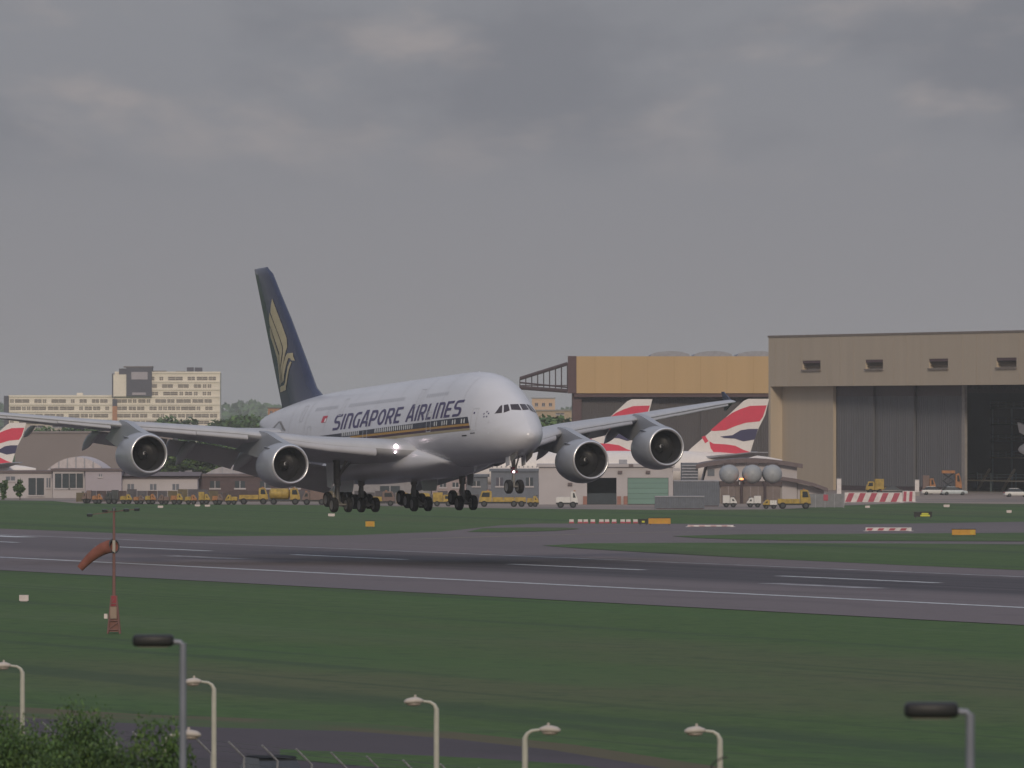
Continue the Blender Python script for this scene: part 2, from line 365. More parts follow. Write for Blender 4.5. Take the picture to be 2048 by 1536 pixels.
FK = np.array([(0.00, 4.98, 5.16, 0.10, 5.07), (0.25, 4.56, 5.68, 0.62, 5.09), (0.7, 4.20, 6.12, 1.08, 5.12), (1.4, 3.82, 6.80, 1.55, 5.18), (2.4, 3.50, 7.62, 2.04, 5.28),
 (3.4, 3.30, 8.34, 2.42, 5.38), (4.6, 3.16, 9.10, 2.75, 5.50), (6.0, 3.05, 9.88, 3.04, 5.62), (8.0, 2.96, 10.70, 3.31, 5.76), (10.5, 2.88, 11.16, 3.48, 5.88), (14., 2.82, 11.35, 3.57, 5.95),
 (20., 2.80, 11.34, 3.57, 5.95), (42., 2.80, 11.22, 3.57, 5.95), (47., 3.05, 11.16, 3.52, 6.05), (52., 3.85, 11.04, 3.30, 6.5), (57., 5.05, 10.78, 2.85, 7.2), (62., 6.35, 10.38, 2.20, 7.85),
 (66., 7.35, 9.98, 1.55, 8.4), (69., 8.05, 9.6, 0.95, 8.8), (70.4, 8.45, 9.3, 0.42, 8.9)])
FK[:, 0] += .5 * np.maximum(0, 1 - FK[:, 0] / 20)
def pchip(xk, yk, x):
    h = np.diff(xk); d = np.diff(yk) / h; m = np.zeros(len(xk))
    for i in range(1, len(xk) - 1):
        if d[i - 1] * d[i] > 0:
            w1 = 2 * h[i] + h[i - 1]; w2 = h[i] + 2 * h[i - 1]; m[i] = (w1 + w2) / (w1 / d[i - 1] + w2 / d[i])
    m[0] = d[0]; m[-1] = d[-1]
    i = int(np.clip(np.searchsorted(xk, x) - 1, 0, len(h) - 1)); t = (x - xk[i]) / h[i]
    return float((2 * t**3 - 3 * t**2 + 1) * yk[i] + (t**3 - 2 * t**2 + t) * h[i] * m[i] + (-2 * t**3 + 3 * t**2) * yk[i + 1] + (t**3 - t**2) * h[i] * m[i + 1])
UK = np.sqrt(FK[:, 0] - .5)
_pc = {}
def prof(x):
    k = round(x, 4)
    if k not in _pc: _pc[k] = [pchip(UK, FK[:, j], sqrt(max(x - .5, 0))) for j in (1, 2, 3, 4)]
    return _pc[k]
def fpt(x, a, sg=1):
    zb, zt, w_, zc = prof(x); c_, s_ = cos(a), sin(a); k = 1 + .45 * min(1, max(0, 1 - (x - .5) / 7))
    y = w_ * (abs(c_) ** k if s_ > 0 else abs(c_)) * (1 if c_ >= 0 else -1)
    return Vector((x, sg * y, zc + (zt - zc) * s_ if s_ > 0 else zc + (zc - zb) * s_))
def fside(x, z, off=0.02, sg=1):        # point on the skin at station x and height z, lifted off by "off"
    zb, zt, w_, zc = prof(x); s_ = (z - zc) / (zt - zc) if z > zc else (z - zc) / (zc - zb); a = math.asin(max(-.999, min(.999, s_)))
    p = fpt(x, a); e = 0.02
    n_ = (fpt(x + e, a) - fpt(x - e, a)).cross(fpt(x, a + e) - fpt(x, a - e)).normalized()
    if n_.y < 0: n_ = -n_
    q = p + n_ * off; return (q.x, sg * q.y, q.z)
def fyz(y, z, off=0.02, sg=1):          # same, from a lateral distance and a height (for the windscreen)
    lo, hi = 0.6, 12.0
    for _ in range(40):
        md = (lo + hi) / 2; zb, zt, w_, zc = prof(md)
        s_ = (z - zc) / (zt - zc)
        if s_ >= 1: lo = md; continue
        yy = abs(fpt(md, math.asin(max(-1, s_))).y)
        if yy < y: lo = md
        else: hi = md
    zb, zt, w_, zc = prof(hi); a = math.asin(min(.9999, (z - zc) / (zt - zc))); p = fpt(hi, a); e = .01
    n_ = (fpt(hi + e, a) - fpt(hi - e, a)).cross(fpt(hi, a + e) - fpt(hi, a - e)).normalized()
    if n_.x > 0: n_ = -n_
    q = p + n_ * off; return (q.x, sg * q.y, q.z)
mb = MB(); NR = 64
mb.loft([[tuple(fpt(x, 2 * pi * (i + .5) / NR)) for i in range(NR)] for x in (np.linspace(0.02, sqrt(69.9), 130) ** 2 + .5)])
FUS = aobj('fuselage', mb, WHITE, smooth='all')
def decal(name, poly, m, off=0.02, sg=1, step=0.5, parent=None):   # quad in (x, z) laid on the skin
    (x0, z0), (x1, z1), (x2, z2), (x3, z3) = poly
    nu = max(1, int(max(abs(x1 - x0), abs(x2 - x3)) / step)); nv = max(1, int(max(abs(z3 - z0), abs(z2 - z1)) / (step * .5)))
    d = MB(); vs = []
    for j in range(nv + 1):
        for i in range(nu + 1):
            a, b = i / nu, j / nv
            x = (x0 * (1 - a) + x1 * a) * (1 - b) + (x3 * (1 - a) + x2 * a) * b; z = (z0 * (1 - a) + z1 * a) * (1 - b) + (z3 * (1 - a) + z2 * a) * b
            vs.append(fside(x, z, off, sg))
    d.add(vs, [(j * (nu + 1) + i, j * (nu + 1) + i + 1, (j + 1) * (nu + 1) + i + 1, (j + 1) * (nu + 1) + i) for j in range(nv) for i in range(nu)])
    return aobj(name, d, m, parent or FUS)
# stripe along the main deck (both sides)
for sg in (1, -1):
    decal('stripe', [(46.2, 6.72), (7.55, 6.47), (7.92, 7.07), (46.2, 6.80)], STRIPE, .015, sg)
    decal('stripe', [(44.0, 6.52), (9.0, 6.02), (7.55, 6.47), (44.0, 6.735)], STRIPE, .012, sg)
    decal('gold_line', [(37.0, 6.26), (7.42, 6.26), (7.58, 6.46), (37.0, 6.46)], GOLD2, .020, sg)
    decal('maroon_line', [(37.0, 6.04), (7.28, 6.04), (7.42, 6.24), (37.0, 6.24)], MAROON, .020, sg)
    decal('sand_band', [(37.0, 5.74), (7.2, 5.84), (7.28, 6.03), (37.0, 6.03)], SAND, .020, sg)
# cabin windows: too small to pick apart one by one
def windows(xs_, z, m, wd, ht, off, sg):
    d = MB()
    for x in xs_:
        p = [fside(x + a * wd / 2, z + b * ht / 2, off, sg) for a, b in ((-1, -.6), (-.5, -1), (.5, -1), (1, -.6), (1, .6), (.5, 1), (-.5, 1), (-1, .6))]
        d.add(p, [tuple(range(8))])
    o = aobj('cabin_window_row', d, m, FUS); o['kind'] = 'stuff'; return o
ar = np.arange
low = list(ar(34.9, 39.6, .53)) + list(ar(20.9, 30.6, .53)) + [15.2, 14.67, 13.3, 12.77, 12.24, 10.9, 10.37, 9.0, 8.47]
up = list(ar(42.6, 48.6, .53)) + list(ar(24.9, 39.4, .53)) + list(ar(13.8, 19.0, .56))
for sg in (1, -1):
    windows(low, 6.72, WINP, .27, .42, .03, sg); windows(up, 9.42, WIND, .22, .36, .012, sg)
# door outlines
def outline(x0, x1, z0, z1, wl=0.06, sg=1, m=LINE, off=.024):
    for p in ([(x0, z0), (x1, z0), (x1, z0 + wl), (x0, z0 + wl)], [(x0, z1), (x1, z1), (x1, z1 + wl), (x0, z1 + wl)], [(x0, z0 + wl), (x0 + wl * 1.6, z0 + wl), (x0 + wl * 1.6, z1), (x0, z1)], [(x1 - wl * 1.6, z0 + wl), (x1, z0 + wl), (x1, z1), (x1 - wl * 1.6, z1)]):
        decal('door_outline', p, m, off, sg)
for sg in (1, -1):
    for x0, x1, z0, z1 in ((6.35, 7.35, 5.75, 7.75), (16.2, 17.3, 6.05, 7.85), (32.6, 33.7, 6.1, 7.7), (20.2, 21.2, 8.55, 10.1), (40.4, 41.4, 8.55, 10.1), (51.5, 52.4, 8.4, 9.9), (48.2, 49.3, 5.9, 7.8)):
        outline(x0, x1, z0, z1, .05, sg)
    decal('scuff_plate', [(9.0, 5.35), (8.0, 5.35), (8.0, 5.45), (9.0, 5.45)], DKM, .02, sg); decal('scuff_plate', [(7.3, 5.52), (6.5, 5.52), (6.5, 5.60), (7.3, 5.60)], DKM, .02, sg)
    for x, z in ((4.55, 6.45), (4.35, 5.45), (4.9, 5.95), (3.3, 5.75), (6.9, 7.35)): decal('sensor_plate', [(x + .1, z - .07), (x - .1, z - .07), (x - .1, z + .1), (x + .1, z + .1)], LINE if z != 7.35 else INK, .02, sg)
    # small ring of stars by the nose
    d = MB()
    for k in range(5):
        a = 2 * pi * k / 5 + .3; cx, cz = 5.15 + .30 * cos(a), 7.15 + .24 * sin(a)
        d.add([fside(cx + (.11 if i % 2 == 0 else .05) * cos(pi * i / 5), cz + (.11 if i % 2 == 0 else .05) * sin(pi * i / 5), .02, sg) for i in range(10)], [tuple(range(10))])
    aobj('star_emblem', d, INK, FUS)
    decal('flag', [(45.6, 8.06), (44.3, 8.06), (44.2, 8.68), (45.5, 8.68)], FLAGR, .02, sg); decal('flag', [(44.75, 8.08), (44.34, 8.08), (44.3, 8.42), (44.71, 8.42)], FLAGW, .026, sg)
# windscreen
for sg in (1, -1):
    for P in ([(.06, 7.40), (.84, 7.47), (.72, 7.97), (.06, 7.98)], [(.98, 7.40), (1.46, 7.22), (1.19, 7.93), (.86, 7.98)], [(1.58, 7.21), (2.02, 7.18), (1.46, 7.86), (1.29, 7.94)]):
        d = MB(); n_ = 5; vs = []
        for j in range(n_ + 1):
            for i in range(n_ + 1):
                a, b = i / n_, j / n_
                y = (P[0][0] * (1 - a) + P[1][0] * a) * (1 - b) + (P[3][0] * (1 - a) + P[2][0] * a) * b; z = (P[0][1] * (1 - a) + P[1][1] * a) * (1 - b) + (P[3][1] * (1 - a) + P[2][1] * a) * b
                vs.append(fyz(y, z, .02, sg))
        d.add(vs, [(j * (n_ + 1) + i, j * (n_ + 1) + i + 1, (j + 1) * (n_ + 1) + i + 1, (j + 1) * (n_ + 1) + i) for j in range(n_) for i in range(n_)])
        aobj('cockpit_window', d, GLASS, FUS)
# lettering: slanted pen strokes in a unit box (x along the text, y up)
def arc(cx, cy, rx, ry, a0, a1, n_=8): return [(cx + rx * cos(radians(a0 + (a1 - a0) * i / n_)), cy + ry * sin(radians(a0 + (a1 - a0) * i / n_))) for i in range(n_ + 1)]
GLY = {
 'S': (1.0, [[(.98, .93), (.42, .93)] + arc(.32, .73, .22, .20, 90, 180, 5)[1:] + arc(.32, .68, .22, .17, 180, 270, 5)[1:] + [(.62, .50)] + arc(.66, .30, .24, .19, 90, 0, 5) + arc(.66, .26, .24, .19, 0, -90, 5)[1:] + [(.05, .07)]]),
 'I': (.36, [[(.17, 0), (.17, 1)]]),
 'n': (1.0, [[(.13, 0), (.13, 1)], [(.13, .92), (.55, .92)] + arc(.60, .72, .25, .20, 90, 0, 5) + [(.85, 0)]]),
 'G': (1.05, [[(.95, .93), (.55, .93)] + arc(.50, .55, .36, .38, 90, 180, 6) + arc(.50, .45, .36, .38, 180, 270, 6) + [(.86, .07), (.86, .55)]]),
 'A': (1.05, [[(.04, 0), (.42, 1), (.62, 1), (.94, 0)], [(.22, .30), (.80, .30)]]),
 'P': (1.0, [[(.13, 0), (.13, .93), (.60, .93)] + arc(.62, .67, .25, .26, 90, -90, 8) + [(.24, .41)]]),
 'O': (1.05, [arc(.52, .5, .39, .43, 90, 450, 20)]),
 'R': (1.05, [[(.13, 0), (.13, .93), (.60, .93)] + arc(.62, .69, .25, .24, 90, -90, 8) + [(.24, .45)], [(.52, .42), (.88, 0)]]),
 'E': (.95, [[(.90, .93), (.13, .93), (.13, .07), (.80, .07)], [(.16, .50), (.78, .50)]]),
 'L': (.82, [[(.13, 1), (.13, .07), (.74, .07)]]),
}
def stroke_mesh(poly, off, x0, sx, sg):
    hx, hy = .135, .080
    P = []
    for a, b in zip(poly[:-1], poly[1:]):
        n_ = max(1, int(sqrt((b[0] - a[0]) ** 2 + (b[1] - a[1]) ** 2) / .14))
        P += [(a[0] + (b[0] - a[0]) * i / n_, a[1] + (b[1] - a[1]) * i / n_) for i in range(n_)]
    P.append(poly[-1]); closed = abs(P[0][0] - P[-1][0]) + abs(P[0][1] - P[-1][1]) < 1e-6
    l, r = [], []
    for i, p in enumerate(P):
        pr = P[i - 1] if i else (P[-2] if closed else None); nx = P[i + 1] if i < len(P) - 1 else (P[1] if closed else None)
        ns = []
        for q0, q1 in ((pr, p), (p, nx)):
            if q0 is None or q1 is None: continue
            dx, dy = (q1[0] - q0[0]) / hx, (q1[1] - q0[1]) / hy; L_ = sqrt(dx * dx + dy * dy)
            if L_ > 1e-9: ns.append((-dy / L_, dx / L_))
        mx_, my_ = sum(q[0] for q in ns) / len(ns), sum(q[1] for q in ns) / len(ns)
        L2 = mx_ * mx_ + my_ * my_; k = 1 / max(L2, .35)
        mx_, my_ = mx_ * k, my_ * k
        l.append((p[0] + mx_ * hx, p[1] + my_ * hy)); r.append((p[0] - mx_ * hx, p[1] - my_ * hy))
    def place(q):
        z = 7.20 + 1.45 * q[1]; x = x0 - sx * q[0] - .34 * q[1]
        return fside(x, z, off, sg)
    n_ = len(P); d = MB(); d.add([place(q) for q in l] + [place(q) for q in r], [(i, i + 1, n_ + i + 1, n_ + i) for i in range(n_ - 1)]); return d
def lettering(sg):
    for word, xs0, xs1 in (('SInGAPORE', 42.1, 24.2), ('AIRLInES', 22.7, 9.55)):
        if sg < 0: xs0, xs1 = 52.0 - xs1, 52.0 - xs0
        tot = sum(GLY[c][0] for c in word) + .16 * (len(word) - 1); sx = (xs0 - xs1) / tot; x = xs0
        for ch in word:
            wd, sts = GLY[ch]; mbs = MB()
            for k, p in enumerate(sts):
                q = stroke_mesh(p, .022 + .006 * k, x, sx, 1); mbs.add(q.v, q.f)
            aobj('letter', mbs, INK, FUS, smooth=False); x -= sx * (wd + .16)
lettering(1)
for sg in (1, -1):      # skin joints
    for x in (9.6, 14.3, 19.6, 26.0, 31.6, 38.2, 44.6, 50.2, 55.4, 60.0):
        zb_, zt_, _, _ = prof(x); decal('skin_joint', [(x + .03, 7.1 if 8 < x < 46 else zb_ + .6), (x - .03, 7.1 if 8 < x < 46 else zb_ + .6), (x - .03, zt_ - .02), (x + .03, zt_ - .02)], SEAM, .010, sg)
        if 8 < x < 46: decal('skin_joint', [(x + .03, zb_ + .5), (x - .03, zb_ + .5), (x - .03, 5.7), (x + .03, 5.7)], SEAM, .010, sg)
# belly and wing-root fairing
mb = MB(); rings = []
for i in range(41):
    t = i / 40; x = 15.5 + 33.5 * t
    g = (sin(pi * min(1, t / .30) / 2) ** .8) if t < .30 else (1 if t < .72 else cos(pi / 2 * (t - .72) / .28) ** .9)
    hw = 2.2 + 2.05 * g; zb = 3.1 - 1.10 * g; zt = 3.6 + 1.95 * g
    rings.append([(x, (1 if cos(a) > 0 else -1) * hw * abs(cos(a)) ** .75, (zb + zt) / 2 + (zt - zb) / 2 * (1 if sin(a) > 0 else -1) * abs(sin(a)) ** .75) for a in [2 * pi * (k + .5) / 48 for k in range(48)]])
mb.loft(rings); aobj('belly_fairing', mb, WHITE, smooth='all')
# wings
def lex(y): return float(np.interp(abs(y), [0, 3.5, 14.8, 25.7, 39.7], [18.1, 20.7, 29.2, 36.9, 46.5]))
def tex(y): return float(np.interp(abs(y), [0, 3.5, 14.5, 39.7], [38.2, 38.6, 41.2, 50.3]))
def zle(y): return float(np.interp(abs(y), [0, 3.7, 7.2, 10.6, 16, 23, 26, 31, 36, 39.7], [4.0, 4.55, 4.95, 5.4, 6.52, 7.42, 7.74, 8.45, 9.15, 9.62]))
def thk(y): return float(np.interp(abs(y), [0, 3.5, 14.5, 39.7], [.135, .13, .105, .09]))
def inc(y): return radians(float(np.interp(abs(y), [0, 14.5, 39.7], [3.0, 1.6, -1.0])))
def foil(t, n_=18):
    xs_ = [.5 * (1 - cos(pi * i / n_)) for i in range(n_ + 1)]
    th_ = lambda x: 5 * t * (.2969 * sqrt(x) - .126 * x - .3516 * x * x + .2843 * x**3 - .1015 * x**4)
    cam_ = lambda x: .02 * sin(pi * x) + .012 * x * x * (1 - x) * 4
    return [(x, cam_(x) + th_(x)) for x in reversed(xs_)] + [(x, cam_(x) - th_(x)) for x in xs_[1:-1]]
def wsec(y, sg, c0=0.0, c1=1.0):
    c = tex(y) - lex(y); i_ = inc(y); r = []
    for a, b in foil(thk(y)): r.append((lex(y) + c * (a * cos(i_) + b * sin(i_)), sg * y, zle(y) + c * (-a * sin(i_) + b * cos(i_))))
    return r
def rot2(p, o, a):     # nose-down positive about o in (x, z)
    dx, dz = p[0] - o[0], p[1] - o[1]; return (o[0] + dx * cos(a) - dz * sin(a), o[1] + dx * sin(a) + dz * cos(a))
def wing(sg):
    mb = MB(); ys = [1.5, 3.5, 5, 7.2, 9, 10.6, 12.5, 14.8, 17, 20, 23, 25.7, 28.5, 31, 34, 37, 39.3, 39.75]
    rs = [wsec(y, sg) for y in ys]; m_ = rs[-1]; cx = sum(p[0] for p in m_) / len(m_); cz = sum(p[2] for p in m_) / len(m_)
    rs.append([(cx + (p[0] - cx) * .8, sg * 39.95, cz + (p[2] - cz) * .3) for p in m_])
    mb.loft(rs); W = aobj('wing', mb, WING, smooth=True)
    # slats
    for y0, y1, fr in ((6.4, 13.6, .085), (16.2, 20.2, .10), (20.23, 24.6, .105), (26.9, 31.1, .125), (31.13, 35.1, .145), (35.13, 38.7, .165)):
        m2 = MB(); rr = []
        for k in range(5):
            y = y0 + (y1 - y0) * k / 4; c = tex(y) - lex(y); i_ = inc(y); F_ = foil(thk(y), 40)
            upp = [p for p in F_[:41] if p[0] <= fr]; low_ = [p for p in F_[41:] if p[0] <= fr * .42]
            outer = upp + low_; inner = [(fr * .42, low_[-1][1] + .004), (fr * .30, 0.0), (fr * .45, upp[0][1] * .5), (fr * .97, upp[0][1] - .004)]
            pv = (fr * .9, 0.02); ring = []
            for p in outer + inner:
                q = rot2(p, pv, radians(21)); q = (q[0] - .022, q[1] - .006)
                ring.append((lex(y) + c * (q[0] * cos(i_) + q[1] * sin(i_)), sg * y, zle(y) + c * (-q[0] * sin(i_) + q[1] * cos(i_))))
            rr.append(ring)
        n_ = len(rr[0]); m2.loft(rr); aobj('slat', m2, SLAT, W)
    # flaps and ailerons
    for y0, y1, df, nm in ((4.3, 13.2, 30, 'flap'), (13.4, 19.5, 30, 'flap'), (19.7, 26.2, 30, 'flap'), (26.9, 31.0, 6, 'aileron'), (31.05, 35.0, 6, 'aileron'), (35.05, 38.6, 6, 'aileron')):
        m2 = MB(); rr = []
        for k in range(4):
            y = y0 + (y1 - y0) * k / 3; c = tex(y) - lex(y); fc = (.24 if nm == 'flap' else .26) * c; i_ = inc(y) + radians(df)
            ox = tex(y) - (.05 * c if nm == 'flap' else .24 * c); oz = zle(y) - c * sin(inc(y)) - (.02 * c if nm == 'flap' else -.004 * c)
            if nm != 'flap': oz = zle(y) - .76 * c * sin(inc(y)) + .015 * c
            rr.append([(ox + fc * (a * cos(i_) + b * sin(i_)), sg * y, oz + fc * (-a * sin(i_) + b * cos(i_))) for a, b in foil(.13 if nm == 'flap' else .10, 10)])
        m2.loft(rr); aobj(nm, m2, WING, W)
    # flap track fairings
    for y, tz, ln, r in ((8.6, 2.9, 6.6, .55), (13.1, 3.65, 6.4, .52), (18.2, 4.2, 6.0, .48), (22.3, 5.0, 5.4, .44), (26.4, 5.8, 5.2, .42), (31.5, 7.2, 3.6, .28)):
        xt = tex(y) + 2.2; fwd = Vector((xt - ln, sg * y, zle(y) - (tex(y) - lex(y)) * (sin(inc(y)) * .75 + .02) - .3)); tip = Vector((xt, sg * y, tz)); md = Vector((xt - ln * .42, sg * y, fwd.z - .35))
        m2 = MB(); rr = []
        for k in range(15):
            t = k / 14; p = fwd * (1 - t) ** 2 + md * (2 * t * (1 - t)) + tip * t * t; ra = r * max(.03, (sin(pi * min(1, t / .55) / 2) ** .7) if t < .55 else cos(pi / 2 * (t - .55) / .45) ** .9)
            rr.append([(p.x, p.y + ra * .8 * cos(a), p.z + ra * 1.25 * sin(a)) for a in [2 * pi * q / 12 for q in range(12)]])
        m2.loft(rr); aobj('flap_track_fairing', m2, WING, W, smooth='all')
    # wing-tip fence
    xl, xt, zz_ = lex(39.7), tex(39.7), zle(39.7)
    m2 = MB(); m2.prism([(xl + 1.1, zz_ + .02), (xl + 3.3, zz_ + 1.15), (xl + 3.75, zz_ + 1.15), (xt - .6, zz_ + .05), (xt - .5, zz_ - .12), (xl + 3.2, zz_ - .7), (xl + 2.8, zz_ - .7), (xl + 1.3, zz_ - .08)], sg * 39.9, sg * 40.02)
    aobj('wing_tip_fence', m2, NAVY, W, smooth=False)
    # landing light in the wing root
    m2 = MB(); yl = 4.9; m2.ball((lex(yl) - .12, sg * yl, zle(yl) + .28), .20, 14, 8); m2.ball((lex(yl) - .02, sg * (yl + .05), zle(yl) - .28), .10, 12, 6)
    aobj('landing_light', m2, LAMP, W, smooth='all')
    return W
WS = wing(1); WP = wing(-1)
# engines with pylons
def engine(xi, y, zc, sg):
    c = (xi, sg * y, zc)
    mb = MB(); mb.lathe([(.16, 1.80), (.35, 1.89), (.75, 1.98), (1.4, 2.06), (2.1, 2.09), (2.9, 2.05), (3.7, 1.93), (4.5, 1.74), (5.0, 1.60), (5.0, 1.55), (4.3, 1.62), (3.0, 1.60)], 'x', c, 48)
    E = aobj('engine', mb, NAC, smooth='all')
    lp = MB(); lp.lathe([(.16, 1.80), (.05, 1.765), (0, 1.71), (.01, 1.66), (.08, 1.60), (.22, 1.555)], 'x', c, 48); aobj('inlet_lip', lp, LIP, E, smooth='all')
    il = MB(); il.lathe([(.22, 1.555), (.6, 1.50), (1.2, 1.475), (2.4, 1.475)], 'x', c, 40); aobj('inlet_duct', il, INL, E, smooth='all')
    bp = MB(); bp.lathe([(2.25, 1.47), (2.28, .3)], 'x', c, 32); aobj('fan_case', bp, DKM, E)
    sp = MB(); sp.lathe([(1.12, .01), (1.20, .12), (1.4, .27), (1.7, .40), (2.1, .46)], 'x', c, 24); aobj('spinner', sp, FANM, E, smooth='all')
    b0 = None
    for k in range(24):
        a = 2 * pi * k / 24
        if b0 is None:
            vs = []
            for j in range(5):
                r = .42 + 1.03 * j / 4; tw = radians(25 + 38 * j / 4); cw = .26 + .16 * j / 4; sw = .10 * sin(pi * j / 4)
                for s_ in (-1, 1): vs.append((1.98 + s_ * cw * cos(tw) * .5 - sw, s_ * cw * sin(tw), r))
            m2 = MB(); m2.add(vs, [(2 * j, 2 * j + 1, 2 * j + 3, 2 * j + 2) for j in range(4)])
            b0 = m2.mesh('fan_blade'); b0.materials.append(FANM)
        o = bpy.data.objects.new('fan_blade', b0); C.objects.link(o); o.parent = E
        o.location = (c[0] - ORI.x, c[1] - ORI.y, c[2] - ORI.z); o.rotation_euler = (a, 0, 0)
    sw = MB(); vs = []
    for k in range(15):
        t = k / 14; a = 5.2 * t; x = 1.20 + .62 * t; r = float(np.interp(x, [1.12, 1.20, 1.4, 1.7, 2.1], [.01, .12, .27, .40, .46])) + .012; wd = .16 * (1 - t) + .04
        for s_ in (-1, 1): vs.append((c[0] + x - .02, c[1] + r * cos(a + s_ * wd / max(r, .1) * .4), c[2] + r * sin(a + s_ * wd / max(r, .1) * .4)))
    sw.add(vs, [(2 * j, 2 * j + 1, 2 * j + 3, 2 * j + 2) for j in range(14)]); aobj('spinner_spiral', sw, LINE, E)
    ex = MB(); ex.lathe([(3.2, 1.25), (4.6, 1.22), (5.6, 1.0), (6.6, .72), (6.6, .68), (6.2, .66)], 'x', c, 32); aobj('core_cowl', ex, GEARM, E, smooth='all')
    pg = MB(); pg.lathe([(6.0, .45), (6.6, .42), (7.4, .02)], 'x', c, 24); aobj('exhaust_plug', pg, DKM, E, smooth='all')
    st = MB()
    for s_ in (-1, 1):     # nacelle strakes
        a = radians(48); px, py, pz = c[0] + 1.4, c[1] + s_ * 2.03 * cos(a), c[2] + 2.03 * sin(a); ny, nz = s_ * cos(a), sin(a)
        st.prism([(0, 0), (1.5, 0), (1.4, .28), (.9, .3)], -.02, .02); n0 = len(st.v) - 8
        for q in range(n0, len(st.v)):
            x_, t_, h_ = st.v[q][0], st.v[q][1], st.v[q][2]; st.v[q] = (px + x_, py + ny * h_ - nz * s_ * t_, pz + nz * h_ + ny * s_ * t_)
    aobj('strake', st, NAC, E)
    # pylon
    m2 = MB(); wl, wz, ch = lex(y), zle(y), tex(y) - lex(y)
    prof_ = [(c[0] + 1.0, c[2] + 2.0), (c[0] + 2.6, c[2] + 2.38), (wl - 1.2, wz + .30), (wl + .6, wz + .55), (wl + ch * .35, wz - .2), (wl + ch * .62, wz - .95), (c[0] + 8.2, c[2] + .95), (c[0] + 6.0, c[2] + .75), (c[0] + 4.4, c[2] + 1.3), (c[0] + 2.0, c[2] + 1.9)]
    rr = []
    for t, s_ in ((-.34, .97), (-.28, 1), (.28, 1), (.34, .97)):
        rr.append([(px, c[1] + t, pz) for px, pz in prof_])
    m2.loft(rr); aobj('pylon', m2, NAC, E, smooth=True)
for sg in (1, -1): engine(22.7, 14.8, 3.47, sg)
for sg in (1, -1): engine(30.45, 25.7, 4.86, sg)
# tail fin with rudder
def fle(z): return float(np.interp(z, [10.0, 10.97, 11.8, 14.5, 18.8, 21.5, 23.4, 24.0], [51.6, 53.9, 55.6, 58.1, 62.15, 65.0, 66.9, 68.2]))
def fte(z): return float(np.interp(z, [10.0, 24.15], [66.0, 72.35]))
def fhg(z): return float(np.interp(z, [10.0, 24.15], [61.0, 70.9]))
RD_ = radians(-5)
def fth(x, z):
    c = fte(z) - fle(z); t = max(0, min(1, (x - fle(z)) / c)); return 5 * .105 * c * (.2969 * sqrt(t) - .126 * t - .3516 * t * t + .2843 * t**3 - .1015 * t**4) + .02
def finy(x, z, off=0.0, sg=1):
    y = sg * (fth(x, z) + off); hx = fhg(z)
    if x > hx: y += (x - hx) * math.tan(RD_)
    return y
zs = [10.0, 10.97, 11.8, 13, 14.5, 16.5, 18.8, 20.2, 21.5, 22.6, 23.4, 23.9, 24.12]
def finpart(f0, f1, n_=9):
    mb = MB(); rr = []
    for z in zs:
        xs_ = [f0(z) + (f1(z) - f0(z)) * (i / n_) ** 1.5 for i in range(n_ + 1)]; q = .25 if z > 24.1 else 1
        rr.append([(x, finy(x, z) * q + (1 - q) * (finy(x, z) + finy(x, z, 0, -1)) / 2, z) for x in xs_] + [(x, finy(x, z, 0, -1) * q + (1 - q) * (finy(x, z) + finy(x, z, 0, -1)) / 2, z) for x in reversed(xs_)])
    return mb.loft(rr)
FIN = aobj('tail_fin', finpart(fle, lambda z: fhg(z) - .02), NAVY, smooth=True)
aobj('rudder', finpart(lambda z: fhg(z) + .02, fte), NAVY, FIN, smooth=True)
FE = {'a': [(66.08, 20.92), (65.1, 19.97), (63.29, 18.22), (62.01, 16.88), (61.8, 16.02), (62.39, 15.39), (63.3, 14.2), (63.6, 12.71), (64.0, 12.68), (63.95, 14.14), (63.1, 15.42), (63.05, 16.08), (63.87, 16.97), (65.95, 18.88), (66.68, 19.63), (66.46, 20.23)],
 'b': [(67.01, 19.6), (66.28, 18.99), (64.07, 16.98), (63.31, 16.09), (63.35, 15.53), (64.1, 14.33), (64.38, 12.69), (64.72, 12.65), (64.50, 14.54), (64.22, 15.48), (65.25, 16.57), (66.7, 17.97), (67.21, 18.38), (67.24, 19.04)],
 'c': [(67.3, 18.19), (66.91, 17.93), (65.57, 16.49), (64.46, 15.3), (64.71, 14.55), (65.02, 12.68), (65.55, 12.4), (65.21, 14.58), (65.44, 15.16), (66.46, 16.34), (67.51, 17.25), (67.53, 17.82)],
 'd': [(63.16, 14.29), (62.27, 15.14), (61.71, 15.4), (60.34, 15.38), (60.23, 15.05), (59.77, 14.6), (60.75, 14.68), (60.93, 14.90), (61.47, 14.92), (62.15, 14.29), (63.0, 13.34), (63.1, 12.85), (63.5, 12.80), (63.5, 13.18)],
 'e': [(65.68, 12.25), (65.05, 12.36), (63.43, 12.38), (62.73, 12.62), (61.66, 14.13), (60.95, 14.58), (60.54, 14.50), (61.41, 13.74), (62.18, 12.64), (62.78, 11.91), (64.3, 11.84), (65.82, 11.81)]}
from mathutils.geometry import tessellate_polygon
for nm, P in FE.items():
    for sg in (1, -1):
        me = bpy.data.meshes.new('bird_emblem'); bm = bmesh.new()
        fs = tessellate_polygon([[Vector((x, z, 0)) for x, z in P]])
        vv = [bm.verts.new((x, 0, z)) for x, z in P]
        for f in fs:
            try: bm.faces.new([vv[i] for i in f])
            except Exception: pass
        for _ in range(2): bmesh.ops.subdivide_edges(bm, edges=bm.edges, cuts=1, use_grid_fill=True)
        for v_ in bm.verts: v_.co = (v_.co.x - ORI.x, finy(v_.co.x, v_.co.z, .035, sg), v_.co.z - ORI.z)
        bm.to_mesh(me); bm.free(); obj('bird_emblem', me, GOLD, FIN)
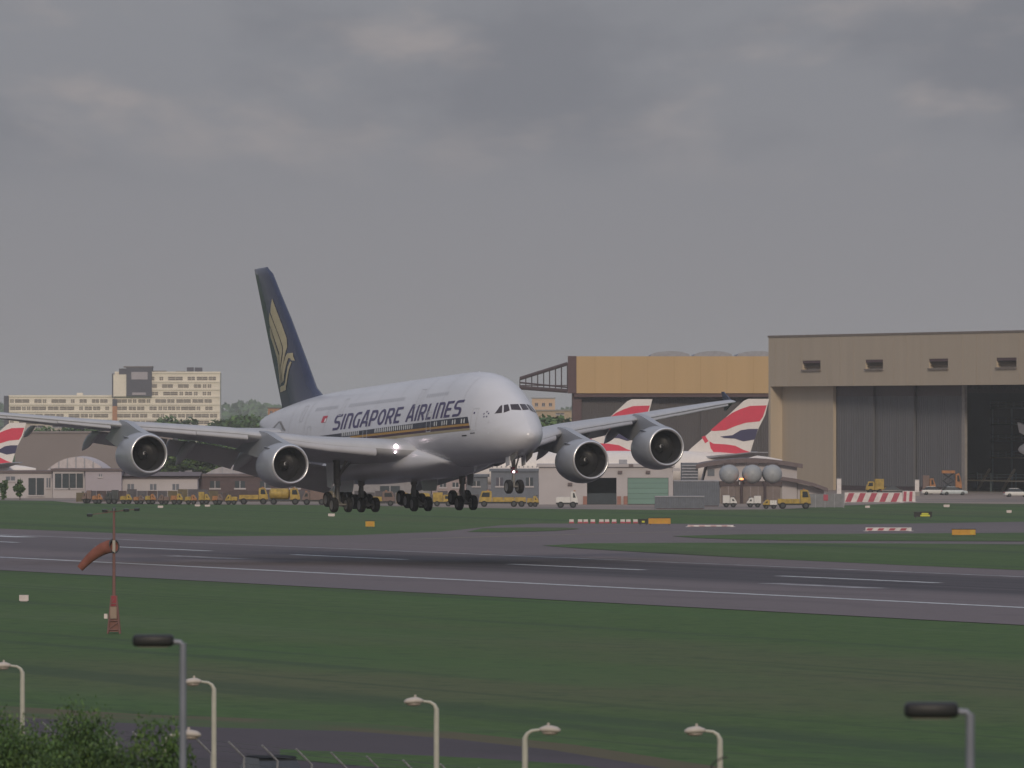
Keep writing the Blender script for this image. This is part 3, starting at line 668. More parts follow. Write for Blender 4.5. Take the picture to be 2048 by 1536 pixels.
# tailplane
for sg in (1, -1):
    mb = MB(); rr = []
    for y, xl, xt, z in ((.6, 56.2, 66.6, 7.55), (2.2, 57.6, 66.9, 7.62), (8, 62.5, 69.0, 8.05), (14.9, 68.2, 71.8, 8.62), (15.2, 68.9, 71.7, 8.64)):
        c = xt - xl; rr.append([(xl + c * a, sg * y, z + c * b * .9) for a, b in foil(.09, 12)])
    mb.loft(rr); aobj('tailplane', mb, WING, smooth=True)
    decal('tailplane_seal', [(57.0, 7.75), (56.4, 7.75), (58.9, 8.75), (59.5, 8.75)], GEARM, .03, sg); decal('tailplane_seal', [(62.6, 7.95), (62.1, 7.95), (59.2, 8.74), (59.7, 8.74)], GEARM, .036, sg); decal('tailplane_plate', [(61.6, 7.95), (57.4, 7.8), (59.2, 8.6), (59.6, 8.62)], WING, .022, sg)
# landing gear
def wheel(parent, c, r, wd):
    t = MB(); x, y, z = c
    t.lathe([(-wd / 2, r * .62), (-wd / 2, r * .88), (-wd * .36, r * .98), (0, r), (wd * .36, r * .98), (wd / 2, r * .88), (wd / 2, r * .62)], 'y', c, 28)
    W = aobj('wheel', t, TYRE, parent, smooth=True)
    q = MB(); q.lathe([(-wd * .42, .02), (-wd * .36, r * .3), (-wd * .46, r * .60), (-wd / 2, r * .62)], 'y', c, 20); q.lathe([(wd / 2, r * .62), (wd * .46, r * .60), (wd * .36, r * .3), (wd * .42, .02)], 'y', c, 20)
    o = aobj('rim', q, RIM, parent, smooth=True); return W
def gear_root(nm):
    o = bpy.data.objects.new(nm, None); C.objects.link(o); o.parent = AC; return o
g = gear_root('nose_gear')
m2 = MB(); m2.tube((5.0, 0, 3.3), (4.97, 0, 1.9), .20, .17, 14); m2.tube((4.97, 0, 1.9), (4.97, 0, .63), .11, .11, 12); aobj('strut', m2, GEARM, g)
m2 = MB(); m2.tube((4.97, -.42, .63), (4.97, .42, .63), .09, .09, 10); m2.tube((4.8, .0, 1.9), (3.6, 0, 3.3), .08, .08, 8); m2.tube((5.2, 0, 1.75), (5.5, 0, 1.2), .05, .05, 8); m2.tube((5.5, 0, 1.2), (5.1, 0, .75), .05, .05, 8); aobj('link', m2, GEARM, g)
for s_ in (1, -1): wheel(g, (4.97, s_ * .53, .63), .635, .46)
m2 = MB(); m2.box(4.74, 4.95, -.30, .30, 1.85, 2.08); m2.box(4.7, 5.2, -.22, .22, 2.2, 2.4); aobj('light_bracket', m2, RED, g, smooth=False)
m2 = MB(); m2.ball((4.66, .12, 1.95), .10, 12, 6); aobj('taxi_light', m2, LAMP, g)
for s_ in (1, -1):
    m2 = MB(); m2.prism([(3.9, 3.35), (4.9, 3.3), (4.85, 2.45), (4.0, 2.6)], s_ * .72, s_ * .80); aobj('gear_door', m2, WHITE, g, smooth=False)
    m2 = MB(); m2.prism([(1.95, 3.75), (3.75, 3.4), (3.7, 2.75), (2.4, 3.2)], s_ * .70, s_ * .76); aobj('gear_door', m2, GEARM, g, smooth=False)
def main_gear(nm, x, y, axles, tilt, ztop, zc):
    g = gear_root(nm); ta = radians(tilt); sy = 1 if y > 0 else -1
    m2 = MB(); m2.tube((x + .2, y, ztop), (x, y, zc + 1.5), .34, .30, 14); aobj('strut', m2, GEARM, g); m2 = MB(); m2.tube((x, y, zc + 1.5), (x, y, zc + .05), .19, .19, 12); aobj('piston', m2, RIM, g)
    m2 = MB(); h = (len(axles) - 1) / 2 * 1.7; m2.tube((x + -h * cos(ta), y, zc - h * sin(ta)), (x + h * cos(ta), y, zc + h * sin(ta)), .20, .20, 12); aobj('bogie_beam', m2, GEARM, g)
    m2 = MB(); m2.tube((x - .1, y, zc + 2.1), (x - 2.2, y - sy * .3, ztop - .2), .12, .12, 10); m2.tube((x, y, zc + 2.3), (x + .1, y - sy * 1.7, ztop - .3), .11, .11, 10); m2.tube((x + .35, y, zc + 1.6), (x + .75, y, zc + .9), .07, .07, 8); m2.tube((x + .75, y, zc + .9), (x + .2, y, zc + .3), .07, .07, 8); aobj('side_stay', m2, GEARM, g)
    for a in axles:
        ax, az = x + a * 1.7 * cos(ta), zc + a * 1.7 * sin(ta)
        m2 = MB(); m2.tube((ax, y - .85, az), (ax, y + .85, az), .10, .10, 10); aobj('axle', m2, GEARM, g)
        for s_ in (1, -1): wheel(g, (ax, y + s_ * .70, az), .70, .50)
    return g
for s_ in (1, -1):
    g = main_gear('wing_gear', 33.6, s_ * 6.23, (-.5, .5), 19, 4.6, .24)
    m2 = MB(); m2.prism([(32.6, 3.9), (34.4, 3.8), (34.2, 1.7), (33.1, 1.5), (32.7, 2.2)], s_ * 6.95, s_ * 7.03); aobj('gear_door', m2, WHITE, g, smooth=False)
    g = main_gear('body_gear', 36.85, s_ * 2.63, (-1, 0, 1), 12, 2.9, .34)
    m2 = MB(); m2.prism([(34.6, 2.3), (39.0, 2.3), (38.6, 1.3), (35.2, 1.2)], s_ * 4.15, s_ * 4.22); aobj('gear_door', m2, WHITE, g, smooth=False)
# aerials
for x, z0, h_ in ((12.5, 11.25, .14), (16.5, 11.3, .12), (30.0, 11.2, .16)):
    m2 = MB(); m2.prism([(x, z0 - .1), (x + .55, z0 - .1), (x + .62, z0 + h_), (x + .40, z0 + h_)], -.04, .04); aobj('aerial', m2, WHITE, smooth=False)
for x in (14.0, 19.5):
    m2 = MB(); m2.prism([(x, 2.9), (x + .5, 2.9), (x + .6, 2.4), (x + .35, 2.4)], -.04, .04); aobj('aerial', m2, WHITE, smooth=False)
# ------------------------------------------------------------------ vegetation
LEAFD = mat('leaf_dark', (0.038, 0.076, 0.020), 0.6, var=0.3, scale=0.5)
LEAFM = mat('leaf_mid', (0.058, 0.116, 0.027), 0.6, var=0.3, scale=0.5)
LEAFL = mat('leaf_light', (0.098, 0.165, 0.038), 0.6, var=0.3, scale=0.5)
BARK = mat('bark', (0.10, 0.075, 0.055), 0.9, var=0.25, scale=3)
def leaf_mesh(name, rx, rz, nclump, nleaf, ls, seed, cz, cr=0.42, mats=(LEAFD, LEAFM, LEAFL)):
    rng_ = random.Random(seed); V = []; F = []; MI = []
    for c in range(nclump):
        while True:
            p = Vector((rng_.uniform(-1, 1), rng_.uniform(-1, 1), rng_.uniform(-1, 1)))
            if .25 < p.length < 1: break
        p = p * (.55 + .45 * rng_.random()); cc = Vector((p.x * rx, p.y * rx, cz + p.z * rz)); r = cr * (.6 + .7 * rng_.random()) * min(rx, rz); mi = rng_.choices((0, 1, 2), (4, 5, 2))[0]
        for k in range(nleaf):
            d = Vector((rng_.gauss(0, 1), rng_.gauss(0, 1), rng_.gauss(0, .8))); d = d.normalized() * r * rng_.random() ** .4; q = cc + d
            n_ = (d.normalized() * .6 + Vector((rng_.gauss(0, 1), rng_.gauss(0, 1), rng_.gauss(0, 1) + .5))).normalized(); a = n_.orthogonal().normalized(); b = n_.cross(a); s_ = ls * (.6 + .8 * rng_.random()); rt = rng_.random() * 6.28
            a, b = a * cos(rt) + b * sin(rt), b * cos(rt) - a * sin(rt)
            o = len(V); V += [tuple(q - a * s_), tuple(q + b * s_ * .5 - a * .1 * s_), tuple(q + a * s_), tuple(q - b * s_ * .5 - a * .1 * s_)]; F.append((o, o + 1, o + 2, o + 3)); MI.append(mi if rng_.random() < .75 else rng_.randrange(3))
    me = bpy.data.meshes.new(name); me.from_pydata(V, [], F)
    for m_ in mats: me.materials.append(m_)
    me.polygons.foreach_set('material_index', MI); me.update(); return me
def tree_proto(h, rx, seed, nclump=26, nleaf=60, ls=.5, trunk=.28, base=.25):
    cz = h * (1 + base) / 2; rz = h * (1 - base) / 2
    crown = leaf_mesh('crown', rx, rz, nclump, nleaf, ls, seed, cz)
    rg = random.Random(seed + 5); t = MB(); t.path([(0, 0, -.1), (.05 * rx, 0, h * .3), (-.04 * rx, .05 * rx, h * .55), (0, 0, h * .8)], [trunk, trunk * .8, trunk * .5, trunk * .15], 8)
    for k in range(6):
        a = rg.random() * 6.28; z0 = h * rg.uniform(.28, .6); t.path([(0, 0, z0), (cos(a) * rx * .35, sin(a) * rx * .35, z0 + h * .1), (cos(a) * rx * .7, sin(a) * rx * .7, z0 + h * .22)], [trunk * .45, trunk * .3, trunk * .08], 6)
    tm = t.mesh('trunk'); tm.materials.append(BARK); return crown, tm
PROTO = [tree_proto(10, 4.6, 3, 60, 110, .62, base=.12), tree_proto(10, 5.6, 11, 70, 110, .62, base=.12), tree_proto(10, 3.8, 23, 50, 110, .6, base=.12)]
def tree(proto, loc, s_, label, group, rz=0.0, name='tree', sx=None):
    o = thing(name, label, 'tree', loc, rz, group); o.scale = (sx or s_, sx or s_, s_)
    for nm, me in zip(('crown', 'trunk'), proto):
        q = bpy.data.objects.new(nm, me); C.objects.link(q); q.parent = o
    return o
# mid-distance trees seen under the starboard wing
k = 0
MIDW = ['rounded green tree, first from the left behind the low white building', 'green tree between the outer and inner engines, left of the middle', 'broad green tree seen in the gap between the two left engines', 'green tree just left of the inner left engine', 'small green tree behind the inner left engine', 'green tree half hidden by the inner left engine']
for (u, vt, D, pi_), lb in zip(((322, 893, 1720, 0), (352, 886, 1750, 1), (392, 882, 1740, 2), (430, 884, 1770, 1), (470, 886, 1730, 0), (512, 888, 1760, 1)), MIDW):
    X, Y, Z = at(u, vt, D); tree(PROTO[pi_], (X, Y, 0), Z / 10, lb, 'trees behind the airfield buildings', rz=k * 1.3, sx=Z / 10 * 1.5); k += 1
FARW = ['far green tree beside the pale office block, leftmost above the wing', 'far green tree in front of the office block foot', 'second far green tree right of the office block', 'far green tree beneath the blue woods, middle', 'far green tree left of the airliner tail cone', 'far green tree right next to the airliner tail cone']
for (u, vt, D, pi_), lb in zip(((352, 838, 2500, 0), (330, 845, 2480, 2), (462, 838, 2600, 1), (490, 836, 2650, 0), (516, 838, 2600, 1), (540, 840, 2550, 2)), FARW):
    X, Y, Z = at(u, vt, D); tree(PROTO[pi_], (X, Y, 0), Z / 10, lb, 'far trees right of the office block', rz=k * .9, sx=Z / 10 * 1.4); k += 1
LOWW = ['low tree over the brown shed roof, leftmost', 'low tree over the brown shed roof, second from left', 'low tree over the brown shed roof, third from left', 'low tree over the brown shed roof beside the flap fairing']
for (u, vt, D, pi_), lb in zip(((80, 861, 2150, 2), (108, 859, 2160, 0), (150, 856, 2170, 1), (195, 857, 2150, 0)), LOWW):
    X, Y, Z = at(u, vt, D); tree(PROTO[pi_], (X, Y, 0), Z / 10, lb, 'trees behind the brown shed', rz=k * .9, sx=Z / 10 * 1.6); k += 1
RW_ = ['green tree below the peach building right of the airliner nose', 'green tree left of the yellow hangar brown pillar']
for (u, vt, D, pi_), lb in zip(((1078, 836, 1900, 1), (1118, 840, 1880, 0)), RW_):
    X, Y, Z = at(u, vt, D); tree(PROTO[pi_], (X, Y, 0), Z / 10, lb, 'trees beyond the yellow hangar', rz=k, sx=Z / 10 * 1.7); k += 1
# far-off wood on the horizon: one mass
wv = bpy.data.meshes.new('woods'); V = []; F = []; MI = []; rg = random.Random(5)
for i in range(900):
    D = rg.uniform(6600, 8600); u = rg.uniform(-400, 2500); hgt = rg.uniform(19, 23) + 2.5 * sin(u / 37.0) + (2.2 if 440 < u < 520 else 0)
    X = (u - 1024) / FPX * D
    for j in range(26):
        d = Vector((rg.gauss(0, 1), rg.gauss(0, 1), rg.gauss(0, 1))).normalized(); q = Vector((X, D, hgt * .55)) + Vector((d.x * 11, d.y * 11, d.z * hgt * .45)); s_ = rg.uniform(2.2, 4.4)
        a = Vector((rg.gauss(0, 1), rg.gauss(0, 1), rg.gauss(0, 1))).normalized(); b = a.orthogonal().normalized()
        o = len(V); V += [tuple(q - a * s_), tuple(q + b * s_ * .7), tuple(q + a * s_), tuple(q - b * s_ * .7)]; F.append((o, o + 1, o + 2, o + 3)); MI.append(rg.randrange(2))
wv.from_pydata(V, [], F); wv.materials.append(LEAFD); wv.materials.append(LEAFM); wv.polygons.foreach_set('material_index', MI)
o = obj('woods', wv, LEAFD); o['kind'] = 'stuff'; tag(o, 'far blue-green belt of woods along the horizon', 'woods')
# near trees at the bottom left
NEARP = [tree_proto(6.8, 1.55, 41, 190, 190, .066, .10, .22), tree_proto(6.8, 1.9, 57, 220, 190, .066, .10, .22), tree_proto(6.8, 1.3, 77, 150, 180, .062, .08, .25)]
for u, vt, D, pi_, lb, sx in ((22, 1462, 190, 1, 'dense young tree at the bottom left edge of the picture', .8), (85, 1462, 196, 0, 'young tree between the bottom left edge and the tallest bush', .85), (160, 1432, 192, 1, 'tallest young tree of the bottom left clump', .78),
                              (215, 1470, 186, 2, 'low young tree on the right side of the bottom left clump', .8), (322, 1440, 176, 0, 'young leafy tree standing behind the left grey lamp post', .85), (-30, 1415, 200, 0, 'young tree cut by the left edge of the picture', .9), (120, 1495, 182, 2, 'low young tree at the front of the bottom left clump', .95)):
    X, Y, Z = at(u, vt, D); tree(NEARP[pi_], (X, Y, 0), Z / 6.8 * 1.03, lb, 'young trees by the perimeter road', rz=u * .1, sx=sx * .72)
# ------------------------------------------------------------------ buildings
BEIGE = mat('hangar_beige', (0.45, 0.375, 0.285), 0.75, var=0.04, scale=0.4, stretch=(1, 1, .06))
YEL = mat('hangar_yellow', (0.47, 0.325, 0.170), 0.75, var=0.03, scale=0.4, stretch=(1, 1, .06))
BROWN = mat('hangar_brown', (0.095, 0.058, 0.062), 0.7, var=0.1)
DOOR = mat('hangar_door_grey', (0.108, 0.109, 0.120), 0.6, var=0.10, scale=0.6, stretch=(3, 3, .1))
DOOR2 = mat('hangar_door_slate', (0.075, 0.068, 0.074), 0.6, var=0.08, scale=0.3)
HEAD = mat('door_header', (0.065, 0.046, 0.055), 0.6, var=0.1)
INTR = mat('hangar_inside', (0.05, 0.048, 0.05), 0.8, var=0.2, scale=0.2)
STEEL = mat('dark_steel', (0.07, 0.05, 0.055), 0.6, var=0.15)
LGREY = mat('roof_grey', (0.30, 0.30, 0.33), 0.6)
VENT = mat('vent_frame', (0.20, 0.165, 0.14), 0.7)
CREAM = mat('office_cream', (0.76, 0.69, 0.59), 0.8, var=0.08, scale=0.12)
OFWIN = mat('office_window', (0.20, 0.17, 0.15), 0.3, var=0.35, scale=0.08)
TERR = mat('terracotta', (0.42, 0.20, 0.11), 0.8); SLATE = mat('plant_room_slate', (0.075, 0.072, 0.095), 0.7)
WWALL = mat('white_wall', (0.44, 0.41, 0.42), 0.8, var=0.08, scale=0.2)
WWALL2 = mat('lilac_wall', (0.37, 0.335, 0.37), 0.8, var=0.06, scale=0.2)
TEAL = mat('teal_door', (0.155, 0.26, 0.225), 0.6, var=0.06, scale=0.4, stretch=(.3, .3, 3))
DDOOR = mat('dark_doorway', (0.04, 0.052, 0.062), 0.7)
BRN2 = mat('shed_brown', (0.215, 0.185, 0.178), 0.8, var=0.06, scale=0.1)
ROOFB = mat('roof_brown', (0.135, 0.105, 0.108), 0.7, var=0.1)
BLUEG = mat('container_blue_grey', (0.125, 0.14, 0.17), 0.6, var=0.1)
TANK = mat('tank_grey', (0.30, 0.315, 0.335), 0.5, var=0.08)
CONC = mat('concrete', (0.28, 0.255, 0.24), 0.85, var=0.12)
PEACH = mat('peach_wall', (0.58, 0.40, 0.28), 0.8, var=0.05)
# right hangar: its front runs parallel to the runway
LH = 627.0; p0 = onL(1537, LH)
HG = thing('aircraft_hangar', 'huge beige hangar at the right edge with grey sliding doors, one open', 'hangar', (p0[0], p0[1], 0), -(pi / 2 - TH))
# local: x along the front towards the right, y into the building
def hs(u):
    x, y = onL(u, LH); return sqrt((x - p0[0]) ** 2 + (y - p0[1]) ** 2)
ZT = zat(675, p0[1]); ZF = zat(773, p0[1]); LN = hs(2048) + 75
vents = [(hs(1605), hs(1641)), (hs(1731), hs(1766)), (hs(1858), hs(1896)), (hs(1993), hs(2033)), (hs(2150), hs(2195))]
def vz(v, u): return zat(v, onL(u, LH)[1])
zv0, zv1 = vz(739, 1620), vz(721, 1620)
mb = MB(); mb.box(0, LN, 0, 3.2, ZF, zv0); mb.box(0, LN, 0, 3.2, zv1, ZT); xs_ = [0] + [q for v in vents for q in v] + [LN]
for a, b in zip(xs_[0::2], xs_[1::2]): mb.box(a, b, 0, 3.2, zv0, zv1)
FA = obj('fascia', mb, BEIGE, HG)
JNT = mat('cladding_joint', (0.39, 0.32, 0.255), 0.75)
for k in range(int(LN / 5.6)):
    x = 3.1 + k * 5.6
    if any(a - .3 < x < b + .3 for a, b in vents): continue
    mb = MB(); mb.box(x - .05, x + .05, -.035, -.003, ZF + .02, ZT - .02); obj('joint_strip', mb, JNT, HG)
mb = MB(); mb.box(-.15, LN, -.12, 3.3, ZT, ZT + .35); obj('parapet', mb, VENT, HG)
for a, b in vents:
    mb = MB(); mb.box(a, b, .9, 1.2, zv0, zv1); mb.box(a - .2, b + .2, -.25, .5, zv0 - .32, zv0 - .02); v_ = obj('vent', mb, VENT, HG)
    for j in range(4):
        z = zv0 + .25 + j * (zv1 - zv0 - .3) / 4; mb = MB(); mb.add([(a, .75, z), (b, .75, z), (b, .25, z + .28), (a, .25, z + .28)], [(0, 1, 2, 3)]); obj('louvre', mb, VENT, v_)
    mb = MB(); mb.box(a, b, .05, .8, zv1 - .5, zv1 - .003); obj('vent_hood', mb, BROWN, v_)
mb = MB(); mb.box(0, .9, 0, 3.25, 0, ZF - .01); obj('end_pier', mb, BEIGE, HG)
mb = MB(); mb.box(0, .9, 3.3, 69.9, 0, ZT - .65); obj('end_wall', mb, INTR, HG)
mb = MB(); mb.box(.9, hs(1640) + .6, 2.4, 3.0, 0, ZF - .01); obj('wall_panel', mb, BEIGE, HG)
def leaf(x0, x1, y, z0, z1, nr):
    mb = MB(); top = []; n_ = nr * 4; pts = []
    for i in range(nr):
        a = x0 + (x1 - x0) * i / nr; w_ = (x1 - x0) / nr; pts += [(a, y), (a + w_ * .45, y), (a + w_ * .5, y - .10), (a + w_ * .95, y - .10)]
    pts.append((x1, y)); mb.loft([[(p[0], p[1], z0) for p in pts] + [(x1, y + .4, z0), (x0, y + .4, z0)], [(p[0], p[1], z1) for p in pts] + [(x1, y + .4, z1), (x0, y + .4, z1)]])
    return mb
z1_ = ZF - 1.9
for k, (ua, ub, y) in enumerate(((1640, 1711, 3.2), (1711, 1785, 3.9), (1785, 1877, 4.6))):
    xa, xb = hs(ua), hs(ub) + (.8 if k < 2 else 0); obj('door_leaf', leaf(xa, xb, y, .9, z1_, 22), DOOR, HG)
    mb = MB(); mb.box(xa, xb, y - .05, y + .4, z1_ + .002, ZF - .01); obj('door_header', mb, HEAD, HG); mb = MB(); mb.box(xa, xb, y - .02, y + .35, .05, .895); obj('door_sill', mb, STEEL, HG)
mb = MB(); mb.box(hs(1877), hs(1883), 4.6, 5.1, 0, ZF - .02); obj('door_post', mb, CONC, HG)
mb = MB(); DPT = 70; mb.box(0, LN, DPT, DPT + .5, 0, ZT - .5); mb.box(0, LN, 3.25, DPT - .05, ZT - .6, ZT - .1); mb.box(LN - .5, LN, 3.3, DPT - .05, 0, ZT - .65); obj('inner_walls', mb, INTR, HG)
mb = MB(); mb.box(hs(2048) + 30, LN - .6, 5.0, 5.4, .1, ZF); obj('door_leaf', mb, DOOR, HG)
mb = MB(); mb.box(.95, LN - .6, 3.3, DPT - .1, .03, .06); obj('hangar_floor', mb, CONC, HG)
for j in range(7):     # roof trusses inside
    x = 6 + j * 14; mb = MB(); mb.box(x, x + .4, 6, DPT - 2, ZF - 1.2, ZF - .7); mb.box(x, x + .4, 6, DPT - 2, ZF + 2.2, ZF + 2.6)
    for q in range(12): mb.tube((x + .2, 6 + q * 5, ZF - 1), (x + .2, 8.5 + q * 5, ZF + 2.4), .12, .12, 6); mb.tube((x + .2, 8.5 + q * 5, ZF + 2.4), (x + .2, 11 + q * 5, ZF - 1), .12, .12, 6)
    obj('roof_truss', mb, STEEL, HG)
# working docks inside the hangar
DOCK = mat('dock_steel', (0.15, 0.20, 0.22), 0.6, var=0.1); DKW = mat('dock_platform', (0.34, 0.30, 0.25), 0.7, var=0.15)
def hl(u, v, y):      # point in the hangar frame seen at (u, v), y metres behind the front
    x, Y = onL(u, LH + y); e1 = (sin(TH), -cos(TH)); dx, dy = x - p0[0], Y - p0[1]
    return (dx * e1[0] + dy * e1[1], y, zat(v, Y))
def hw(p):            # hangar frame -> world
    e1 = (sin(TH), -cos(TH)); return (p0[0] + p[0] * e1[0] + p[1] * NV[0], p0[1] + p[0] * e1[1] + p[1] * NV[1], p[2])
def dock(name, label, u0, u1, vt, vb, y, dp, floors, cat='scaffold'):
    a = hl(u0, vt, y); b = hl(u1, vb, y); base = hw((a[0], y, 0)); T_ = thing(name, label, cat, base, -(pi / 2 - TH)); W_ = b[0] - a[0]; zt_, zb_ = a[2], max(b[2], 0)
    for px in (0, W_ / 2, W_):
        for py in (0, dp):
            mb = MB(); mb.box(px - .12, px + .12, py - .12, py + .12, 0.02, zt_); obj('post', mb, DOCK, T_)
    for k in range(floors):
        z = zb_ + (zt_ - zb_) * k / max(1, floors - 1); mb = MB(); mb.box(-.3, W_ + .3, -.3, dp + .3, z - .18, z); P_ = obj('platform', mb, DOCK if k else DKW, T_)
        mb = MB()
        for zz_ in (.55, 1.1): mb.box(-.3, W_ + .3, -.33, -.27, z + zz_ - .04, z + zz_ + .04)
        for px in np.linspace(-.27, W_ + .24, 6): mb.box(px - .03, px + .03, -.36, -.30, z, z + 1.1)
        obj('guard_rail', mb, DOCK, P_)
    return T_
dock('aircraft_dock', 'tall steel maintenance dock with four decks inside the open hangar', 1985, 2062, 815, 915, 22, 8, 4)
T_ = dock('work_platform', 'low sloping work platform inside the hangar, below the tall dock', 1905, 2060, 945, 962, 14, 5, 1, 'platform')
for xo in (6, 16):
    mb = MB(); mb.tube((xo, 2, .1), (xo + 5, 2, 4.0), .25, .25, 8); obj('brace', mb, DKW, T_)
# aircraft tail piece lit inside the hangar
AW = mat('aircraft_white', (0.70, 0.66, 0.64), 0.45, var=0.04); ARED = mat('livery_red', (0.60, 0.034, 0.080), 0.45, var=0.05); ABLU = mat('livery_blue', (0.035, 0.032, 0.095), 0.45, var=0.05)
q = hl(2044, 858, 12); base = hw((q[0], 12, 0)); T_ = thing('parked_airliner', 'white aircraft tail showing at the right edge inside the open hangar', 'airliner', base, -(pi / 2 - TH))
mb = MB(); zz0 = q[2] - 2.0; mb.prism([(-1.4, zz0 + 3.2), (4, zz0 + 2.2), (14, zz0 - 1.2), (14, zz0 - 2.5), (2.0, zz0 + .8), (-.6, zz0 + 1.4)], -.25, .25); obj('tailplane', mb, AW, T_)
mb = MB(); mb.loft([[(x, r * cos(a), zz0 - 1.6 + .03 * x + r * sin(a)) for a in [2 * pi * k / 20 for k in range(20)]] for x, r in ((-1.2, .2), (0, .7), (4, 1.6), (10, 2.2), (24, 2.4))]); obj('fuselage', mb, AW, T_, True)
mb = MB(); mb.tube((20, 0, .02), (20, 0, zz0 - 1.8), .3, .3, 8); obj('jack', mb, DOCK, T_)
# yellow hangar
DY = 1590.0; x0, x1 = at(1153, 0, DY)[0], at(1760, 0, DY)[0]; zt_, zb_ = zat(712.5, DY), zat(786.5, DY)
YH_ = thing('aircraft_hangar', 'ochre-fronted hangar with brown pillar and open roof truss, behind the parked tails', 'hangar', (x0, DY, 0)); W_ = x1 - x0
mb = MB(); nb = 46
for i in range(1): mb.box(0, W_, 0, 2.5, zb_, zt_)
obj('fascia', mb, YEL, YH_)
JNY = mat('ochre_joint', (0.415, 0.28, 0.14), 0.75)
for k in range(11):
    mb = MB(); mb.box(W_ * (k + .7) / 11.5 - .06, W_ * (k + .7) / 11.5 + .06, -.04, -.004, zb_ + .02, zt_ - .02); obj('joint_strip', mb, JNY, YH_)
mb = MB(); mb.box(-1.72, -.004, -.05, 2.5, zb_ - .02, zt_ + .05); obj('fascia_end', mb, BROWN, YH_)
mb = MB(); mb.box(-.8, 1.0, 1.2, 4, 0, zb_ - .03); obj('pillar', mb, BROWN, YH_)
mb = MB(); mb.box(-.5, W_, .3, 2.5, zb_ - .75, zb_ - .01); obj('soffit_beam', mb, BROWN, YH_)
nleaf = 5
for k in range(nleaf): obj('door_leaf', leaf(1.05 + (W_ - 1.1) * k / nleaf, 1.05 + (W_ - 1.1) * (k + 1) / nleaf - .05, 2.6 + (k % 2) * .6, 0, zb_ - .77, 26), DOOR2, YH_)
mb = MB(); mb.box(-.5, W_, 4.6, 60, 0, zt_ - 1.0); obj('hall', mb, DOOR2, YH_)
for ua, ub in ((1295, 1385), (1382, 1470), (1468, 1560)):
    a, b = at(ua, 0, DY + 14)[0] - x0, at(ub, 0, DY + 14)[0] - x0; z = zat(708.8, DY + 14); mb = MB(); mb.loft([[(a + (b - a) * i / 12, yy, zt_ - 1.2 + (.1 + sin(pi * i / 12) ** .25 * 1) * (z - zt_ + 1.65)) for i in range(13)] + [(b, yy, zt_ - 1.5), (a, yy, zt_ - 1.5)] for yy in (12, 40)]); obj('roof_light', mb, LGREY, YH_)
# open truss running out to the left
xa, xb = at(1040, 0, DY)[0] - x0, -1.75
zc0, zc1, zl0, zl1 = zat(757, DY), zat(727, DY), zat(775, DY), zat(782, DY)
for j, yy in enumerate((.6, 9)):
    mb = MB(); mb.tube((xa, yy, zc0), (xb, yy, zc1), .36, .36, 6); obj('upper_chord', mb, STEEL, YH_)
    mb = MB(); mb.tube((xa - .1, yy, zl0), (xb, yy, zl1), .40, .40, 6); mb.tube((xa, yy, zl0 + 1.0), (xb, yy, zl1 + .75), .15, .15, 6); obj('lower_chord', mb, STEEL, YH_)
    for i in range(9):
        t = i / 8; x = xa + (xb - xa) * t - .02; mb = MB(); mb.tube((x, yy, zl0 + (zl1 - zl0) * t), (x, yy, zc0 + (zc1 - zc0) * t), .10, .10, 6); obj('truss_post', mb, STEEL, YH_)
mb = MB(); mb.box(xa, xb, .6, 9, zl0 + .35, zl0 + .5); obj('gantry_deck', mb, STEEL, YH_)
# far office block: window bands set into a pale facade
DO = 3450.0
def office(u0, u1, vt, vb, name_label, rows, ends=True, lift=0.0):
    xa, xb = at(u0, 0, DO)[0], at(u1, 0, DO)[0]; zt_ = zat(vt, DO); B = thing('office_block', name_label, 'building', (xa, DO - lift, 0)); W_ = xb - xa
    mb = MB(); mb.box(0, W_, 0, 16, 0, zt_); obj('wall', mb, CREAM, B)
    mb = MB(); mb.box(-.2, W_ + .2, -.4, .3, zt_ - .2, zt_ + .6); obj('parapet', mb, CREAM, B)
    rg = random.Random(int(u0)); nb_ = int(W_ / 2.6); px = W_ / nb_; shared = {}
    for v in rows:
        z = zat(v, DO); mb = MB(); mb.box(0, W_, -.35, .02, z - 1.75, z - .95); obj('spandrel', mb, CREAM, B)
        x = .5
        while x < W_ - 2.2:
            n_ = rg.choice((1, 1, 2, 2, 3, 4)); wd = n_ * 1.55
            if x + wd > W_ - .4: break
            if wd not in shared:
                m2 = MB(); m2.box(0, wd, -.08, .1, -.75, .75); me = m2.mesh('window'); me.materials.append(OFWIN); shared[wd] = me
                m3 = MB(); m3.box(wd * .5 - .07, wd * .5 + .07, -.14, -.06, -.75, .75); m3.box(0, wd, -.14, -.06, -.05, .05); me3 = m3.mesh('frame'); me3.materials.append(CREAM); shared[(wd, 1)] = me3
            o = bpy.data.objects.new('window', shared[wd]); C.objects.link(o); o.parent = B; o.location = (x, 0, z)
            f_ = bpy.data.objects.new('frame', shared[(wd, 1)]); C.objects.link(f_); f_.parent = o
            x += wd + rg.choice((.5, .5, .8, 2.2))
    return B, W_, zt_
rows = (802, 816.5, 831.5, 845)
B1, W1, z1b = office(230, 440, 746, 860, 'taller pale cream wing of the far office block with window bands', (757, 772, 787) + rows)
B2, W2, z2b = office(18, 229, 793, 862, 'long lower pale cream wing of the far office block', rows)
mb = MB(); mb.box(-2.2, -.05, -.5, 14, 0, z2b + .3); obj('stair_tower', mb, SLATE, B2)
mb = MB(); mb.box(W2 * .64, W2 * .64 + 2.6, 2, 6, z2b, z2b + 1.6); obj('roof_hut', mb, CREAM, B2)
mb = MB(); a = at(225, 0, DO)[0] - at(230, 0, DO)[0]; mb.box(a, -a * .9, -.9, -.45, 0, zat(812, DO)); obj('tile_panel', mb, TERR, B1)
